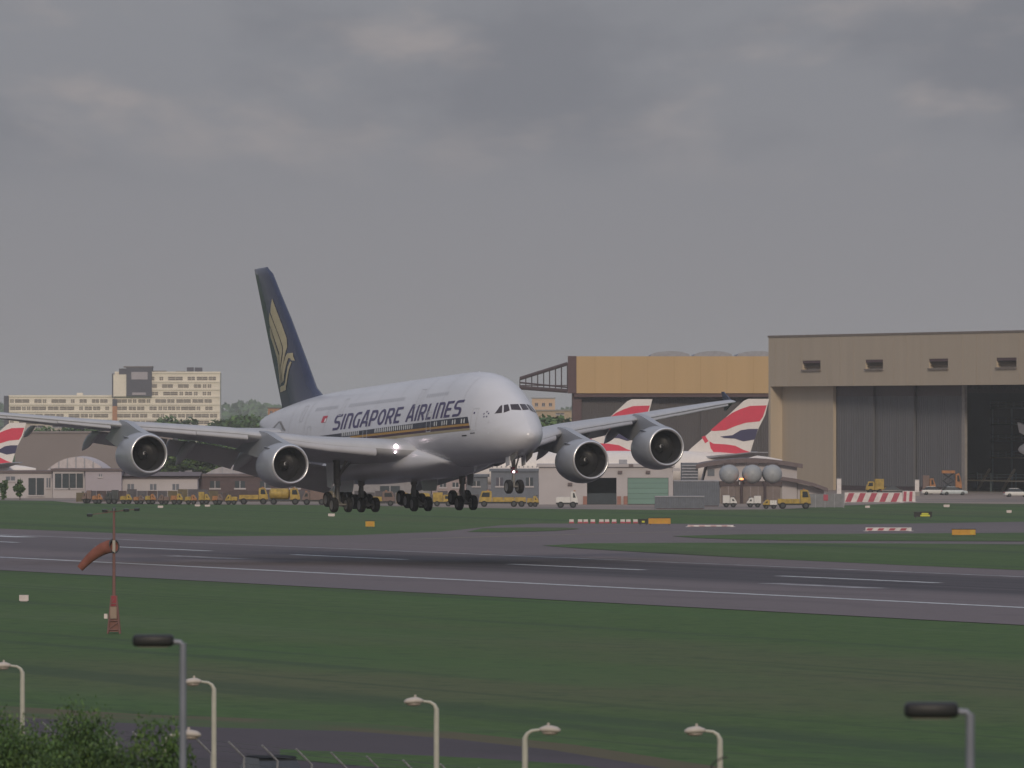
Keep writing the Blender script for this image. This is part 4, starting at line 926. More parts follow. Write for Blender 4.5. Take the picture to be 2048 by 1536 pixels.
mb = MB(); mb.box(a, -a * .9, -.9, -.45, zat(812, DO) + .01, zat(798, DO)); obj('stair_glazing', mb, SLATE, B1)
a, b = at(253, 0, DO)[0] - at(230, 0, DO)[0], at(304, 0, DO)[0] - at(230, 0, DO)[0]
mb = MB(); mb.box(a, b, -2.2, 12, zat(792, DO), zat(735, DO)); PR = obj('plant_room', mb, SLATE, B1)
mb = MB(); mb.box(a + 2.2, b - 1.8, -2.35, -2.205, zat(759, DO), zat(744, DO)); obj('louvre_panel', mb, WWALL2, PR)
mb = MB(); mb.box(a + 2.6, b - 2.6, -2.4, -2.205, zat(790, DO), zat(785, DO)); obj('louvre_panel', mb, WWALL2, PR)
mb = MB(); mb.box(a - 1.2, b + .2, -2.4, 12.2, zat(735, DO) + .01, zat(732.5, DO)); obj('roof_slab', mb, ROOFB, PR)
a2 = at(227, 0, DO)[0] - at(230, 0, DO)[0]; mb = MB(); mb.box(a2, a - .02, -1.6, 10, zat(793, DO), zat(749, DO)); obj('stair_core', mb, CREAM, B1)
mb = MB(); mb.box(a2 - .6, a2 - .02, -1.6, 10, zat(793, DO), zat(747, DO)); mb.box(a - 3.2, a - .05, -1.0, 9, zat(749, DO) + .01, zat(737, DO)); obj('lift_shaft', mb, SLATE, B1)
mb = MB(); a3 = at(373, 0, DO)[0] - at(230, 0, DO)[0]; mb.box(a3, a3 + 2.9, 3, 7, z1b, z1b + 2.5); mb.box(a3 + 3.4, a3 + 6.6, 3, 7, z1b, z1b + 2.4); obj('cooling_unit', mb, SLATE, B1)
mb = MB(); mb.box(16, 22, 4, 8, z1b, z1b + 1.0); mb.box(26, 30, 4, 8, z1b, z1b + .8); obj('roof_plant', mb, ROOFB, B1)
# peach and terracotta blocks beyond
def block(name, label, u0, u1, vt, D, m, roofm=None, dp=14, cat='building', wins=None, vb=None):
    xa, xb = at(u0, 0, D)[0], at(u1, 0, D)[0]; z = zat(vt, D); B = thing(name, label, cat, (xa, D, 0)); mb = MB(); mb.box(0, xb - xa, 0, dp, 0, z); obj('wall', mb, m, B)
    mb = MB(); mb.box(-.3, xb - xa + .3, -.3, dp + .3, z + .005, z + .4); obj('roof', mb, roofm or m, B)
    if wins:
        for (ua, ub, va, vb_, m_) in wins:
            mb = MB(); q0, q1 = at(ua, 0, D)[0] - xa, at(ub, 0, D)[0] - xa; mb.box(q0, q1, -.06, .3, zat(vb_, D), zat(va, D)); f_ = obj('window', mb, m_, B)
            mb = MB(); mb.box(q0 - .15, q1 + .15, -.18, .02, zat(vb_, D) - .25, zat(vb_, D) - .005); mb.box((q0 + q1) / 2 - .06, (q0 + q1) / 2 + .06, -.12, -.05, zat(vb_, D), zat(va, D)); obj('frame', mb, WWALL, f_)
    return B
block('low_building', 'small peach building far behind, between airliner nose and hangar truss', 1064, 1110, 797, 3000, PEACH, LGREY, wins=[(1070, 1076, 806, 812, SLATE), (1084, 1090, 806, 812, SLATE), (1098, 1104, 806, 812, SLATE)])
block('low_building', 'long low beige roofed building under the hangar truss', 1048, 1160, 822, 2400, mat('beige_roof', (.40, .31, .22), .8), CONC, wins=[(1112, 1128, 826, 829, SLATE)])
block('brick_building', 'small orange brick building beside the airliner tail', 536, 560, 817, 3000, TERR, ROOFB, wins=[(540, 545, 822, 827, SLATE), (550, 555, 822, 827, SLATE)])
block('warehouse', 'pale strip of warehouse just under the wing at the far left', 40, 150, 847, 2600, mat('pale_pink_wall', (.46, .40, .36), .8), ROOFB, wins=[(60, 90, 851, 855, SLATE), (105, 130, 851, 855, SLATE)])
# brown shed and low white buildings on the left
block('brown_shed', 'wide plain brown-grey shed behind the far left engine', 30, 345, 866, 1900, BRN2, BRN2, 30, 'shed')
# low airfield buildings on the left
DL = 1330.0
B = block('low_building', 'low white building at the left edge with a grey door', -60, 105, 946, DL, WWALL, ROOFB, 12, wins=[(57, 88, 956, 990, DDOOR), (-40, -10, 956, 975, DDOOR), (12, 30, 953, 961, BLUEG), (93, 101, 956, 975, BLUEG)])
B = block('low_building', 'low white building with one wide dark glazed front, left', 105.6, 170, 942, DL - 3, WWALL, ROOFB, 12, wins=[(110, 138, 947, 976, DDOOR), (139, 166, 947, 976, DDOOR)])
B = block('low_building', 'windowless lilac-grey building with a thin brown roof', 170.6, 243, 942, DL - 5, WWALL2, ROOFB, 12, wins=[(198, 204, 948, 953, BLUEG)])
B = block('low_building', 'long low grey building with deep dark roof under the outer engine', 243.6, 395, 957, DL - 2, WWALL, ROOFB, 12, wins=[(255, 268, 968, 980, BLUEG), (300, 313, 968, 980, BLUEG), (345, 358, 968, 980, BLUEG)])
xa, xb = at(236, 0, DL)[0], at(402, 0, DL)[0]
mb = MB(); ln = xb - xa; mb.loft([[(-.2, -1.0, zat(957, DL) + .45), (-.2, 6, zat(944, DL)), (-.2, 13, zat(957, DL) + .45)], [(ln, -1.0, zat(957, DL) + .45), (ln, 6, zat(944, DL)), (ln, 13, zat(957, DL) + .45)]])
o = obj('pitched_roof', mb, ROOFB, B); o.location.x = xa - B.location.x
block('low_building', 'dark maroon low building behind the yellow trucks', 396, 640, 953, DL + 4, mat('maroon_wall', (.10, .072, .075), .8), ROOFB, 14, wins=[(420, 440, 962, 976, DDOOR), (470, 490, 962, 976, DDOOR), (520, 540, 962, 976, DDOOR), (580, 600, 962, 976, DDOOR)])
block('low_building', 'grey low building seen between the main wheels', 641, 862, 962, DL + 6, mat('grey_wall', (.26, .25, .26), .8), DOOR2, 14, wins=[(660, 700, 972, 985, DDOOR), (760, 800, 972, 985, DDOOR)])
block('low_building', 'pinkish low building behind the right-hand main wheels', 864, 932, 957, DL + 2, mat('pink_wall', (.33, .27, .27), .8), ROOFB, 14, wins=[(880, 892, 965, 974, DDOOR), (905, 917, 965, 974, DDOOR)])
block('low_building', 'dark blue-grey box building left of the nose wheels', 934, 975, 954, DL + 4, BLUEG, BLUEG, 12, wins=[(945, 960, 962, 972, DDOOR)])
block('low_building', 'blue-grey box building behind the nose wheels', 982, 1077, 943, DL, BLUEG, BLUEG, 14, wins=[(1052, 1066, 955, 972, DDOOR), (992, 1006, 955, 972, SLATE)])
# made-up vaults standing in for pale patches blurred by engine exhaust heat
def vault(label, u0, u1, vt, vb, D, m):
    xa, xb = at(u0, 0, D)[0], at(u1, 0, D)[0]; zt_, zb_ = zat(vt, D), zat(vb, D); T_ = thing('heat_blur_stand_in', label, 'shed', (xa, D, 0)); W_ = xb - xa
    mb = MB(); mb.loft([[(W_ * i / 20, y, zb_ + (zt_ - zb_) * sin(pi * i / 20) ** .8) for i in range(21)] + [(W_, y, zb_ - .3), (0, y, zb_ - .3)] for y in (0, 26)]); obj('roof', mb, m, T_, True)
    mb = MB(); mb.box(.2, W_ - .2, .2, 25.8, 0, zb_ - .305); obj('wall', mb, m, T_)
    for i in range(7):
        x = W_ * (i + .5) / 7; zz_ = zb_ + (zt_ - zb_) * sin(pi * (i + .5) / 7) ** .8; mb = MB(); mb.box(x - .12, x + .12, -.15, -.01, 0, zz_); obj('rib', mb, LGREY, T_)
vault('made-up white vault standing in for exhaust heat blur, left of the outer engine, over the low roofs', 92, 212, 914, 943, 1420, mat('heat_blur_white', (.50, .45, .46), .7))
vault('made-up grey-white vault standing in for exhaust heat blur, between the two left engines', 392, 540, 931, 962, 1410, mat('heat_blur_grey', (.36, .34, .36), .7))
# white workshop with dark doorway and teal door
DW = 1232.0; xa, xb = at(1078, 0, DW)[0], at(1346, 0, DW)[0]
WB = thing('workshop', 'white flat-roofed workshop with a dark doorway and a pale teal door', 'building', (xa, DW, 0)); W_ = xb - xa; zt_ = zat(934, DW)
ux = lambda u: at(u, 0, DW)[0] - xa
zd = zat(955.5, DW)
mb = MB()
for a, b in ((1078, 1174), (1233, 1255), (1337, 1346)): mb.box(ux(a), ux(b), 0, .4, 0, zd)
mb.box(0, W_, 0, .4, zd, zt_); mb.box(0, .4, .4, 14, 0, zt_); mb.box(W_ - .4, W_, .4, 14, 0, zt_); mb.box(.4, W_ - .4, 13.6, 14, 0, zt_); obj('wall', mb, WWALL, WB)
mb = MB(); mb.box(-.3, W_ + .3, -.35, 14.3, zt_ + .003, zt_ + .45); obj('roof', mb, WWALL, WB)
mb = MB(); mb.box(ux(1345), ux(1360), -.5, 6, zat(942, DW), zat(937, DW)); obj('canopy', mb, WWALL, WB)
mb = MB(); mb.box(.5, W_ - .5, 6, 6.2, 0, zt_ - .1); mb.box(.5, W_ - .5, .5, 6, 0, .03); obj('doorway_back', mb, DDOOR, WB)
for k in range(5):
    z0_, z1_ = .1 + (zd - .1) * k / 5, .1 + (zd - .1) * (k + 1) / 5 - .03; mb = MB(); mb.box(ux(1255.5), ux(1336.5), .12, .3, z0_, z1_); obj('door_panel', mb, TEAL, WB)
mb = MB(); mb.box(ux(1174) + .02, ux(1233) - .02, .5, .7, .02, zd * .42); obj('inner_gate', mb, DDOOR, WB)
for u, v in ((1140, 968), (1296, 944), (1240, 944), (1262, 931)):
    mb = MB(); mb.box(ux(u) - .35, ux(u) + .35, -.4, -.005, zat(v, DW) - .2, zat(v, DW) + .2); obj('wall_lamp', mb, ROOFB, WB)
for u in (1170, 1238, 1251): mb = MB(); mb.box(ux(u) - .3, ux(u) + .3, -.5, -.02, 0, 1.3); obj('guard_post', mb, mat('brick_red', (.30, .15, .12), .8), WB)
mb = MB(); mb.box(W_ * .2, W_ * .27, 3, 6, zt_ + .46, zt_ + 1.2); mb.box(W_ * .6, W_ * .66, 3, 6, zt_ + .46, zt_ + 1.1); obj('roof_vent', mb, LGREY, WB)
# arched building with tanks in front
DA = 1300.0; xa = at(1357, 0, DA)[0]; AB = thing('arched_building', 'white building with a shallow arched brown roof behind the tanks', 'building', (xa, DA, 0)); ux = lambda u: at(u, 0, DA)[0] - xa
def arc_roof(pts, th, y0, y1):
    up_ = [(ux(u), zat(v, DA)) for u, v in pts]; return MB().loft([[(x, y, z) for x, z in up_] + [(x, y, z - th) for x, z in reversed(up_)] for y in (y0, y1)])
main_r = [(1392, 929), (1415, 924), (1440, 920.5), (1465, 917.8), (1490, 916.5), (1515, 917), (1540, 918.5), (1570, 922), (1605, 928)]
obj('roof', arc_roof(main_r, .7, -1.2, 20), ROOFB, AB, True)
mb = MB(); w_ = [(ux(u), zat(v, DA) - .705) for u, v in main_r[:-1]] + [(ux(1594), zat(925.5, DA) - .72)]; mb.loft([[(ux(1397), y, 0)] + [(x, y, z) for x, z in w_[1:]] + [(w_[-1][0], y, 0)] for y in (0, 19)]); obj('wall', mb, WWALL, AB)
side_r = [(1555, 952), (1590, 957), (1625, 965), (1655, 976)]
obj('side_roof', arc_roof(side_r, .6, -2, -.005), ROOFB, AB, True)
obj('side_roof', arc_roof([(1595.5, 958), (1625, 965), (1655, 976)], .6, 0, 18), ROOFB, AB, True)
mb = MB(); mb.loft([[(ux(1595), y, 0), (ux(1595), y, zat(966, DA) - .02), (ux(1622), y, zat(972.5, DA) - .02), (ux(1648), y, zat(981, DA) - .02), (ux(1648), y, 0)] for y in (.3, 17)]); obj('side_wall', mb, WWALL, AB)
mb = MB(); mb.box(ux(1364), ux(1396), -.5, 10, 0, zat(926, DA)); obj('plant_tower', mb, BLUEG, AB)
for v in (930, 936, 942, 948, 954): mb = MB(); mb.box(ux(1363), ux(1396.5), -.75, -.505, zat(v + 2.2, DA), zat(v, DA)); obj('louvre', mb, LGREY, AB)
for ua in (1415, 1440): mb = MB(); mb.box(ux(ua), ux(ua + 14), -.08, .3, zat(952, DA), zat(938, DA)); obj('window', mb, BLUEG, AB)
DT = 1248.0
for (u, lb) in ((1458, 'left'), (1504, 'middle'), (1544, 'right')):
    x, y, z = at(u, 948, DT); T_ = thing('storage_tank', lb + ' one of the three grey round-ended tanks before the arched building', 'tank', (x, y, 0), 0, 'tanks before the arched building'); r = 1.50
    mb = MB(); mb.lathe([(-3.6, .05), (-3.55, .5), (-3.35, .95), (-3.0, 1.28), (-2.5, r), (2.5, r), (3.0, 1.28), (3.4, .7), (3.5, .05)], 'y', (0, 0, z), 28); obj('shell', mb, TANK, T_, True)
    mb = MB(); mb.box(-.9, .9, -2.3, -1.2, z + r * .9, z + r + .3); obj('hatch', mb, STEEL, T_)
    mb = MB(); mb.box(-1.5, 1.5, -2.6, -1.9, z - r - .35, z - r * .75); mb.box(-1.5, 1.5, 1.9, 2.6, z - r - .35, z - r * .75); obj('saddle', mb, STEEL, T_)
    for px in (-1.3, 1.3):
        mb = MB(); mb.box(px - .2, px + .2, -2.5, 2.5, .02, z - r - .36); obj('leg', mb, CONC, T_)
x, y, z = at(1500, 990, DT); BW = thing('brick_wall', 'brown service wall under the three tanks', 'wall', (x, y - 2.75, 0)); zz_ = zat(972, DT)
for k in range(8):
    a = -4.6 + k * 1.16; mb = MB(); mb.box(a, a + 1.12, -.1, .1, .02, zz_ - .02); obj('panel', mb, mat('service_brown', (.185, .15, .14), .8), BW)
mb = MB(); mb.box(-4.8, 4.9, -.2, .2, zz_ - .01, zz_ + .25); obj('coping', mb, STEEL, BW)
for k, u in enumerate((1483, 1530)):
    x, y, z = at(u, 1000, DT - 3.6); T_ = thing('beacon_post', ('dark post carrying the lit orange beacon between the tanks', 'dark post between the middle and right tanks')[k], 'post', (x, y, 0)); mb = MB(); mb.tube((0, 0, 0), (0, 0, zat(963, DT)), .22, .2, 8); obj('post', mb, STEEL, T_)
    if k == 0:
        mb = MB(); mb.box(-.55, .55, -.25, .25, zat(962.9, DT), zat(959.6, DT)); obj('lamp_housing', mb, DKM, T_)
        mb = MB(); mb.ball((0, 0, zat(957.6, DT)), .32, 12, 6, .5); obj('lamp', mb, mat('beacon_orange', (1, .3, .1), .4, emis=(1, .28, .08), estr=3.0), T_)
# grey containers
def container(label, u0, u1, vt, vb, m, dp=2.6):
    D = gp(0, vb)[1]; xa, xb = at(u0, 0, D)[0], at(u1, 0, D)[0]; z = zat(vt, D); T_ = thing('container', label, 'container', (xa, D, 0)); W_ = xb - xa
    mb = leaf(0.15, W_ - .15, 0, .15, z - .15, int(W_ / .35)); obj('side_panel', mb, m, T_); mb = MB(); mb.box(.15, W_ - .15, .42, dp, .15, z - .16); obj('body', mb, m, T_)
    for a in (0, W_ - .14):
        for y in (-.15, dp - .15): mb = MB(); mb.box(a, a + .14, y, y + .16, 0, z - .145); obj('corner_post', mb, m, T_)
    mb = MB(); mb.box(0, W_, -.15, dp, z - .14, z); obj('roof', mb, LGREY, T_); mb = MB(); mb.box(.15, W_ - .15, -.12, dp, 0, .145); obj('base_rail', mb, STEEL, T_)
container('tall blue-grey container beside the teal workshop door', 1348, 1438, 961, 1013, BLUEG, 5)
container('long low blue-grey container on the grass edge before the taller one', 1310, 1409, 992, 1018.5, BLUEG)
# parked airliner tails
FT = 11.03
def parked(label, loc, rz, s_):
    T_ = thing('parked_airliner', label, 'airliner', (loc[0], loc[1], 0), rz); T_.scale = (s_,) * 3; zf = 7.3
    def pw(u, v): return ((u - 1383) / FT, zf + (900 - v) / FT)
    fo = [pw(*q) for q in ((1350, 926), (1363.7, 913), (1383, 894), (1421, 861.5), (1451, 834), (1488, 800), (1497, 796), (1538.7, 796), (1530.5, 829), (1516.8, 856), (1508.6, 878), (1500.4, 905), (1500, 926))]
    mb = MB(); cx = sum(p[0] for p in fo) / len(fo)
    mb.loft([[(p[0] * (1 if abs(y) < .2 else 1), y, p[1]) for p in fo] for y in (-.16, .16)]); FN = obj('tail_fin', mb, AW, T_)
    bands = [(ARED, [(1540, 800), (1640, 715), (1700, 672), (1760, 645), (1830, 622), (1952, 618), (1925, 700), (1900, 735), (1800, 745), (1720, 770), (1650, 800), (1560, 806)]), (ABLU, [(1610, 846), (1700, 836), (1760, 800), (1825, 790), (1888, 790), (1862, 868), (1780, 882), (1720, 862), (1640, 857)]),
             (ARED, [(1530, 880), (1560, 898), (1650, 903), (1720, 913), (1780, 943), (1838, 962), (1780, 985), (1640, 985), (1570, 970), (1540, 930)]), (ARED, [(1475, 850), (1500, 840), (1525, 880), (1500, 895)])]
    for m_, P in bands:
        for y in (-.185, .185):
            q = [pw(1000 + x / 3.657, 640 + z / 3.657) for x, z in P]
            mb = MB(); mb.loft([[(a, y - .015, b) for a, b in q], [(a, y + .015, b) for a, b in q]]); obj('livery_band', mb, m_, FN)
    mb = MB(); rr = []
    for x, r, dz in ((16.5, .3, .3), (14, 1.0, .1), (10, 1.9, -.3), (5, 2.6, -.6), (0, 3.0, -.85), (-6, 3.1, -.9), (-34, 3.1, -.9), (-40, 2.7, -1.1), (-43, 1.7, -1.4), (-44.5, .3, -1.7)):
        rr.append([(x, r * cos(2 * pi * k / 28), zf - 2.2 + dz + r * sin(2 * pi * k / 28)) for k in range(28)])
    mb.loft(rr); obj('fuselage', mb, AW, T_, True)
    for sg in (1, -1):
        mb = MB(); mb.loft([[(2, sg * 1.5, zf - 1.4), (10, sg * 1.5, zf - 1.3), (10, sg * 1.5, zf - 1.0), (2, sg * 1.5, zf - 1.0)], [(10, sg * 10, zf - .3), (13, sg * 10, zf - .3), (13, sg * 10, zf - .15), (10, sg * 10, zf - .15)]]); obj('tailplane', mb, LGREY, T_)
        mb = MB(); mb.tube((-22, sg * 2.4, .6), (-22, sg * 2.4, 2.6), .25, .25, 8); obj('gear_leg', mb, GEARM, T_); mb = MB(); mb.lathe([(-.4, .2), (-.4, .6), (.4, .6), (.4, .2)], 'y', (-22, sg * 2.4, .6), 16, True); obj('wheel', mb, TYRE, T_)
    mb = MB()
    for k in range(44): mb.box(-38 + k * .8, -37.78 + k * .8, -3.11, -3.02, zf - 3.0, zf - 2.7)
    o = obj('cabin_window_row', mb, LGREY, T_); o['kind'] = 'stuff'
    return T_
x, y, z = at(1383, 900, 1450); parked('parked airliner tail with red, white and blue waves, in front of the right hangar corner', (x, y), 0.06, 1.0)
x, y, z = at(1152, 903, 1476); parked('parked airliner tail with red and white waves behind the right wing', (x, y), 0.06, 1.0)
x, y, z = at(-64, 915, 1440); parked('small parked airliner tail with red wave at the left edge', (x, y), 0.04, .74)
# ------------------------------------------------------------------ vehicles and airfield furniture
VY = mat('vehicle_yellow', (0.36, 0.245, 0.05), 0.55, var=0.3, scale=2); VO = mat('vehicle_orange', (0.34, 0.15, 0.06), 0.55, var=0.3, scale=2); VW = mat('vehicle_white', (0.62, 0.61, 0.59), 0.4, var=0.05); VD = mat('vehicle_dark', (0.05, 0.055, 0.06), 0.35)
VS = mat('vehicle_silver', (0.36, 0.38, 0.40), 0.3, metal=.3); VB = mat('vehicle_brown', (0.17, 0.115, 0.10), 0.6); VG_ = mat('window_glass', (0.03, 0.035, 0.04), 0.1, spec=.6); RLT = mat('tail_lamp', (0.45, 0.03, 0.03), .4)
def vwheel(T_, x, y, r=.42, wd=.28):
    mb = MB(); mb.lathe([(-wd / 2, r * .55), (-wd / 2, r * .92), (0, r), (wd / 2, r * .92), (wd / 2, r * .55)], 'y', (x, y, r), 16); W = obj('wheel', mb, TYRE, T_, True)
    mb = MB(); mb.lathe([(-wd * .45, .02), (-wd * .45, r * .55), (wd * .45, r * .55), (wd * .45, .02)], 'y', (x, y, r), 12); obj('rim', mb, VD, W)
def place(u, v): x, y = gp(u, v); return (x, y, 0)
def car(label, u, v, body, rz=0.0, L=4.4, hgt=1.48, group=None, name='parked_car'):
    T_ = thing(name, label, 'car', place(u, v), rz, group); w_ = .88
    sec = [(-L / 2, .35, .62), (-L / 2 + .05, .32, .86), (-L / 2 + .9, .28, .92), (L / 2 - 1.0, .28, .90), (L / 2 - .1, .30, .74), (L / 2, .36, .60)]
    mb = MB(); mb.loft([[(x, -w_ * k, z0), (x, -w_, z0 + .15), (x, -w_, z1 - .08), (x, -w_ * .93, z1), (x, w_ * .93, z1), (x, w_, z1 - .08), (x, w_, z0 + .15), (x, w_ * k, z0)] for (x, z0, z1), k in zip(sec, (.8, .9, .95, .95, .9, .8))]); obj('body', mb, body, T_, True)
    gl = [(-L / 2 + .35, .90), (-L / 2 + .95, hgt - .06), (L / 2 - 2.0, hgt - .06), (L / 2 - 1.15, .90)]
    mb = MB(); mb.loft([[(x, y * (1 if z < 1 else .82), z) for x, z in gl] for y in (-w_ * .96, w_ * .96)]); obj('glasshouse', mb, VG_, T_)
    mb = MB(); mb.loft([[(-L / 2 + .85, y, hgt - .055), (-L / 2 + 1.1, y * .96, hgt), (L / 2 - 2.2, y * .96, hgt), (L / 2 - 1.9, y, hgt - .055)] for y in (-w_ * .84, w_ * .84)]); obj('roof', mb, body, T_)
    for x in (-L / 2 + .8, L / 2 - .85):
        for y in (-w_ + .1, w_ - .1): vwheel(T_, x, y, .32, .22)
    for y in (-.6, .6):
        mb = MB(); mb.box(L / 2 - .12, L / 2 + .01, y - .2, y + .2, .58, .72); obj('headlight', mb, VW, T_); mb = MB(); mb.box(-L / 2 - .02, -L / 2 + .04, y - .18, y + .18, .66, .82); obj('tail_lamp', mb, RLT, T_)
    return T_
def truck(label, u0, u1, v, vt, body, cab, kind='flat', face=1, group=None, name='service_truck', rz=0.0, cat='truck'):
    x0, y0 = gp((u0 + u1) / 2, v); L = (u1 - u0) / FPX * y0; h_ = zat(vt, y0); T_ = thing(name, label, cat, (x0, y0 + 1.2, 0), rz + (0 if face > 0 else pi), group); w_ = 1.15
    lc = min(1.9, L * .32) if L > 3.2 else L * .48; c0, c1 = L / 2 - lc, L / 2; hc = h_ if kind in ('flat', 'tank', 'tug') and L > 3.2 else h_ * .84; r = min(.5, h_ * .2); zc = r * 1.1
    mb = MB(); mb.box(-L / 2, L / 2, -w_ * .8, w_ * .8, zc, zc + .25); obj('chassis', mb, VD, T_)
    mb = MB(); mb.loft([[(c0, y, zc + .255), (c0, y, hc - .1), (c0 + .15, y, hc), (c1 - .45, y, hc), (c1 - .08, y, zc + (hc - zc) * .5), (c1, y, zc + .3), (c1, y, zc + .255)] for y in (-w_, w_)]); obj('cab', mb, cab, T_)
    z0_, z1_ = zc + (hc - zc) * .52, hc - .22
    for y in (-w_ - .012, w_ + .012): mb = MB(); mb.prism([(c0 + .3, z0_), (c1 - .35, z0_), (c1 - .55, z1_), (c0 + .3, z1_)], y - .01, y + .01); obj('side_window', mb, VG_, T_)
    mb = MB(); fx = lambda z: c1 - .45 + (hc - z) / (hc - (zc + (hc - zc) * .5)) * .37; mb.loft([[(fx(z0_) + .012, -w_ * .88, z0_), (fx(z0_) + .012, w_ * .88, z0_), (fx(z1_) + .012, w_ * .88, z1_), (fx(z1_) + .012, -w_ * .88, z1_)], [(fx(z0_) - .03, -w_ * .88, z0_), (fx(z0_) - .03, w_ * .88, z0_), (fx(z1_) - .03, w_ * .88, z1_), (fx(z1_) - .03, -w_ * .88, z1_)]]); obj('windscreen', mb, VG_, T_)
    b0, b1 = -L / 2, c0 - .08; zb = zc + .26
    if kind == 'box': mb = MB(); mb.box(b0, b1, -w_, w_, zb, h_); obj('cargo_box', mb, body, T_)
    elif kind == 'flat':
        mb = MB(); mb.box(b0, b1, -w_, w_, zb, zb + .2); obj('flat_bed', mb, body, T_)
        for q in range(3): a = b0 + (b1 - b0) * q / 3; mb = MB(); mb.box(a + .05, a + (b1 - b0) / 3 - .05, -w_, -w_ + .06, zb + .205, zb + .65); mb.box(a + .05, a + (b1 - b0) / 3 - .05, w_ - .06, w_, zb + .205, zb + .65); obj('side_board', mb, body, T_)
    elif kind == 'tank':
        rt = min(1.05, (h_ - zb) / 2); mb = MB(); mb.lathe([(b0, .1), (b0 + .05, rt * .7), (b0 + .3, rt), (b1 - .3, rt), (b1 - .05, rt * .7), (b1, .1)], 'x', (0, 0, zb + rt), 20); obj('tank', mb, body, T_, True)
    elif kind == 'lift':
        mb = MB(); mb.box(b0, b1, -w_, w_, h_ - .5, h_); obj('platform', mb, body, T_)
        mb = MB()
        for y in (-.7, .7):
            for k in range(2):
                za, zb2 = zb + (h_ - .5 - zb) * k / 2, zb + (h_ - .5 - zb) * (k + 1) / 2; mb.tube((b0 + .2, y, za), (b1 - .2, y, zb2), .09, .09, 6); mb.tube((b1 - .2, y, za), (b0 + .2, y, zb2), .09, .09, 6)
        obj('scissor_arms', mb, VD, T_)
    else:
        mb = MB(); mb.loft([[(b0, y, zb), (b0, y, zb + (h_ - zb) * .42), (b0 + .2, y, zb + (h_ - zb) * .5), (b1, y, zb + (h_ - zb) * .5), (b1, y, zb)] for y in (-w_, w_)]); obj('bonnet', mb, body, T_)
    for x in ([-L / 2 + r * 1.4, L / 2 - r * 1.5] if L < 6 else [-L / 2 + r * 1.4, -L / 2 + r * 3.8, L / 2 - r * 1.6]):
        for y in (-w_ + .1, w_ - .1): vwheel(T_, x, y, r, .3)
    mb = MB(); mb.box(c0 + .4, c0 + .7, -.5, .5, hc + .005, hc + .16); obj('beacon_bar', mb, VD if L < 3.2 else VO, T_)
    return T_
PWM = [mat('yard_panel_%s' % n_, c_, .8, var=.25, scale=.8) for n_, c_ in (('brown', (.075, .055, .055)), ('slate', (.085, .08, .09)), ('olive', (.12, .10, .06)))]
for lb, ua, ub, vb in (('dark low panel wall behind the left half of the vehicle row', 152, 640, 1003.5), ('dark low panel wall behind the lorries under the airliner belly', 646, 958, 1007.5)):
    x, y = gp(ua, vb); x1 = gp(ub, vb)[0]; T_ = thing('panel_wall', lb, 'wall', (x, y, 0)); n_ = int((x1 - x) / 1.6); rg = random.Random(int(ua))
    for k in range(n_):
        a = (x1 - x) * k / n_; mb = MB(); mb.box(a + .03, a + (x1 - x) / n_ - .03, 0, .12, 0, 1.75 + rg.choice((0, 0, .25, -.3))); obj('panel', mb, rg.choice(PWM), T_)
G1 = 'yellow and orange service vehicles lined up behind the grass'
row = [(163, 182, 1007, 981, VB, VB, 'box', 'brown box truck at the left end of the vehicle row'), (184, 205, 1007.5, 984, VO, VO, 'tug', 'orange-brown tug, second from the left end of the row'), (209, 236, 1008, 980, VD, VD, 'box', 'dark box truck near the left end of the vehicle row'),
       (240, 264, 1008, 985, VY, VY, 'tug', 'yellow tug above the windsock, left of the orange one'), (267, 288, 1008.5, 987, VO, VB, 'tug', 'orange tug with a brown cab above the windsock'), (290, 312, 1008.5, 984, VY, VO, 'tug', 'yellow tug with orange cab below the outer engine'),
       (316, 338, 1009, 986, VB, VB, 'tug', 'brown tug right of the yellow and orange one'), (341, 366, 1009, 983, VO, VY, 'flat', 'small orange flatbed with yellow cab'), (370, 394, 1009, 986, VY, VO, 'tug', 'yellow tug behind the three pale markers'),
       (397, 420, 1009, 984, VY, VY, 'box', 'all-yellow box truck in the middle of the row'), (424, 446, 1009.5, 984, VO, VB, 'flat', 'orange flatbed with brown cab, middle of the row'), (450, 474, 1009.5, 986, VY, VY, 'tug', 'yellow tug just left of the two long yellow lorries')]
for u0, u1, v, vt, b_, c_, kd, lb in row: truck(lb, u0, u1, v, vt, b_, c_, kd, random.choice((1, -1)), G1)
truck('long yellow lorry, left one of two under the inner engine', 478, 536, 1009, 976, VY, VY, 'flat', 1, G1); truck('long yellow lorry, right one of two under the inner engine', 538, 600, 1009.5, 977, VY, VY, 'tank', 1, G1)
truck('brown flatbed lorry left of the left wing wheels', 604, 652, 1010, 979, VB, VB, 'box', -1, G1); truck('yellow lorry behind the left body wheels', 700, 790, 1012, 983, VY, VB, 'flat', 1, G1)
truck('yellow tanker between the two groups of body wheels', 796, 860, 1012, 986, VY, VY, 'tank', -1, G1); truck('yellow box truck between the right body and wing wheels', 866, 905, 1013, 985, VY, VY, 'box', 1, G1)
truck('long yellow lorry behind the nose wheels', 958, 1052, 1014, 982, VY, VY, 'flat', -1, G1); truck('small yellow tug right of the nose wheels', 1054, 1078, 1014, 988, VY, VY, 'tug', 1, G1)
truck('white aircraft tug in front of the workshop', 1112, 1156, 1016, 983, VW, VW, 'tug', 1)
truck('yellow and white service lorry right of the tanks', 1556, 1622, 1018, 980, VY, VY, 'flat', 1); truck('small yellow and white pick-up under the middle tank', 1526, 1554, 1018, 996, VW, VY, 'flat', -1)
truck('white van parked under the left tank', 1446, 1474, 1015, 991, VW, VW, 'box', 1, name='service_van', cat='van'); truck('white van parked under the middle tank', 1494, 1522, 1015, 992, VW, VW, 'box', -1, name='service_van', cat='van')
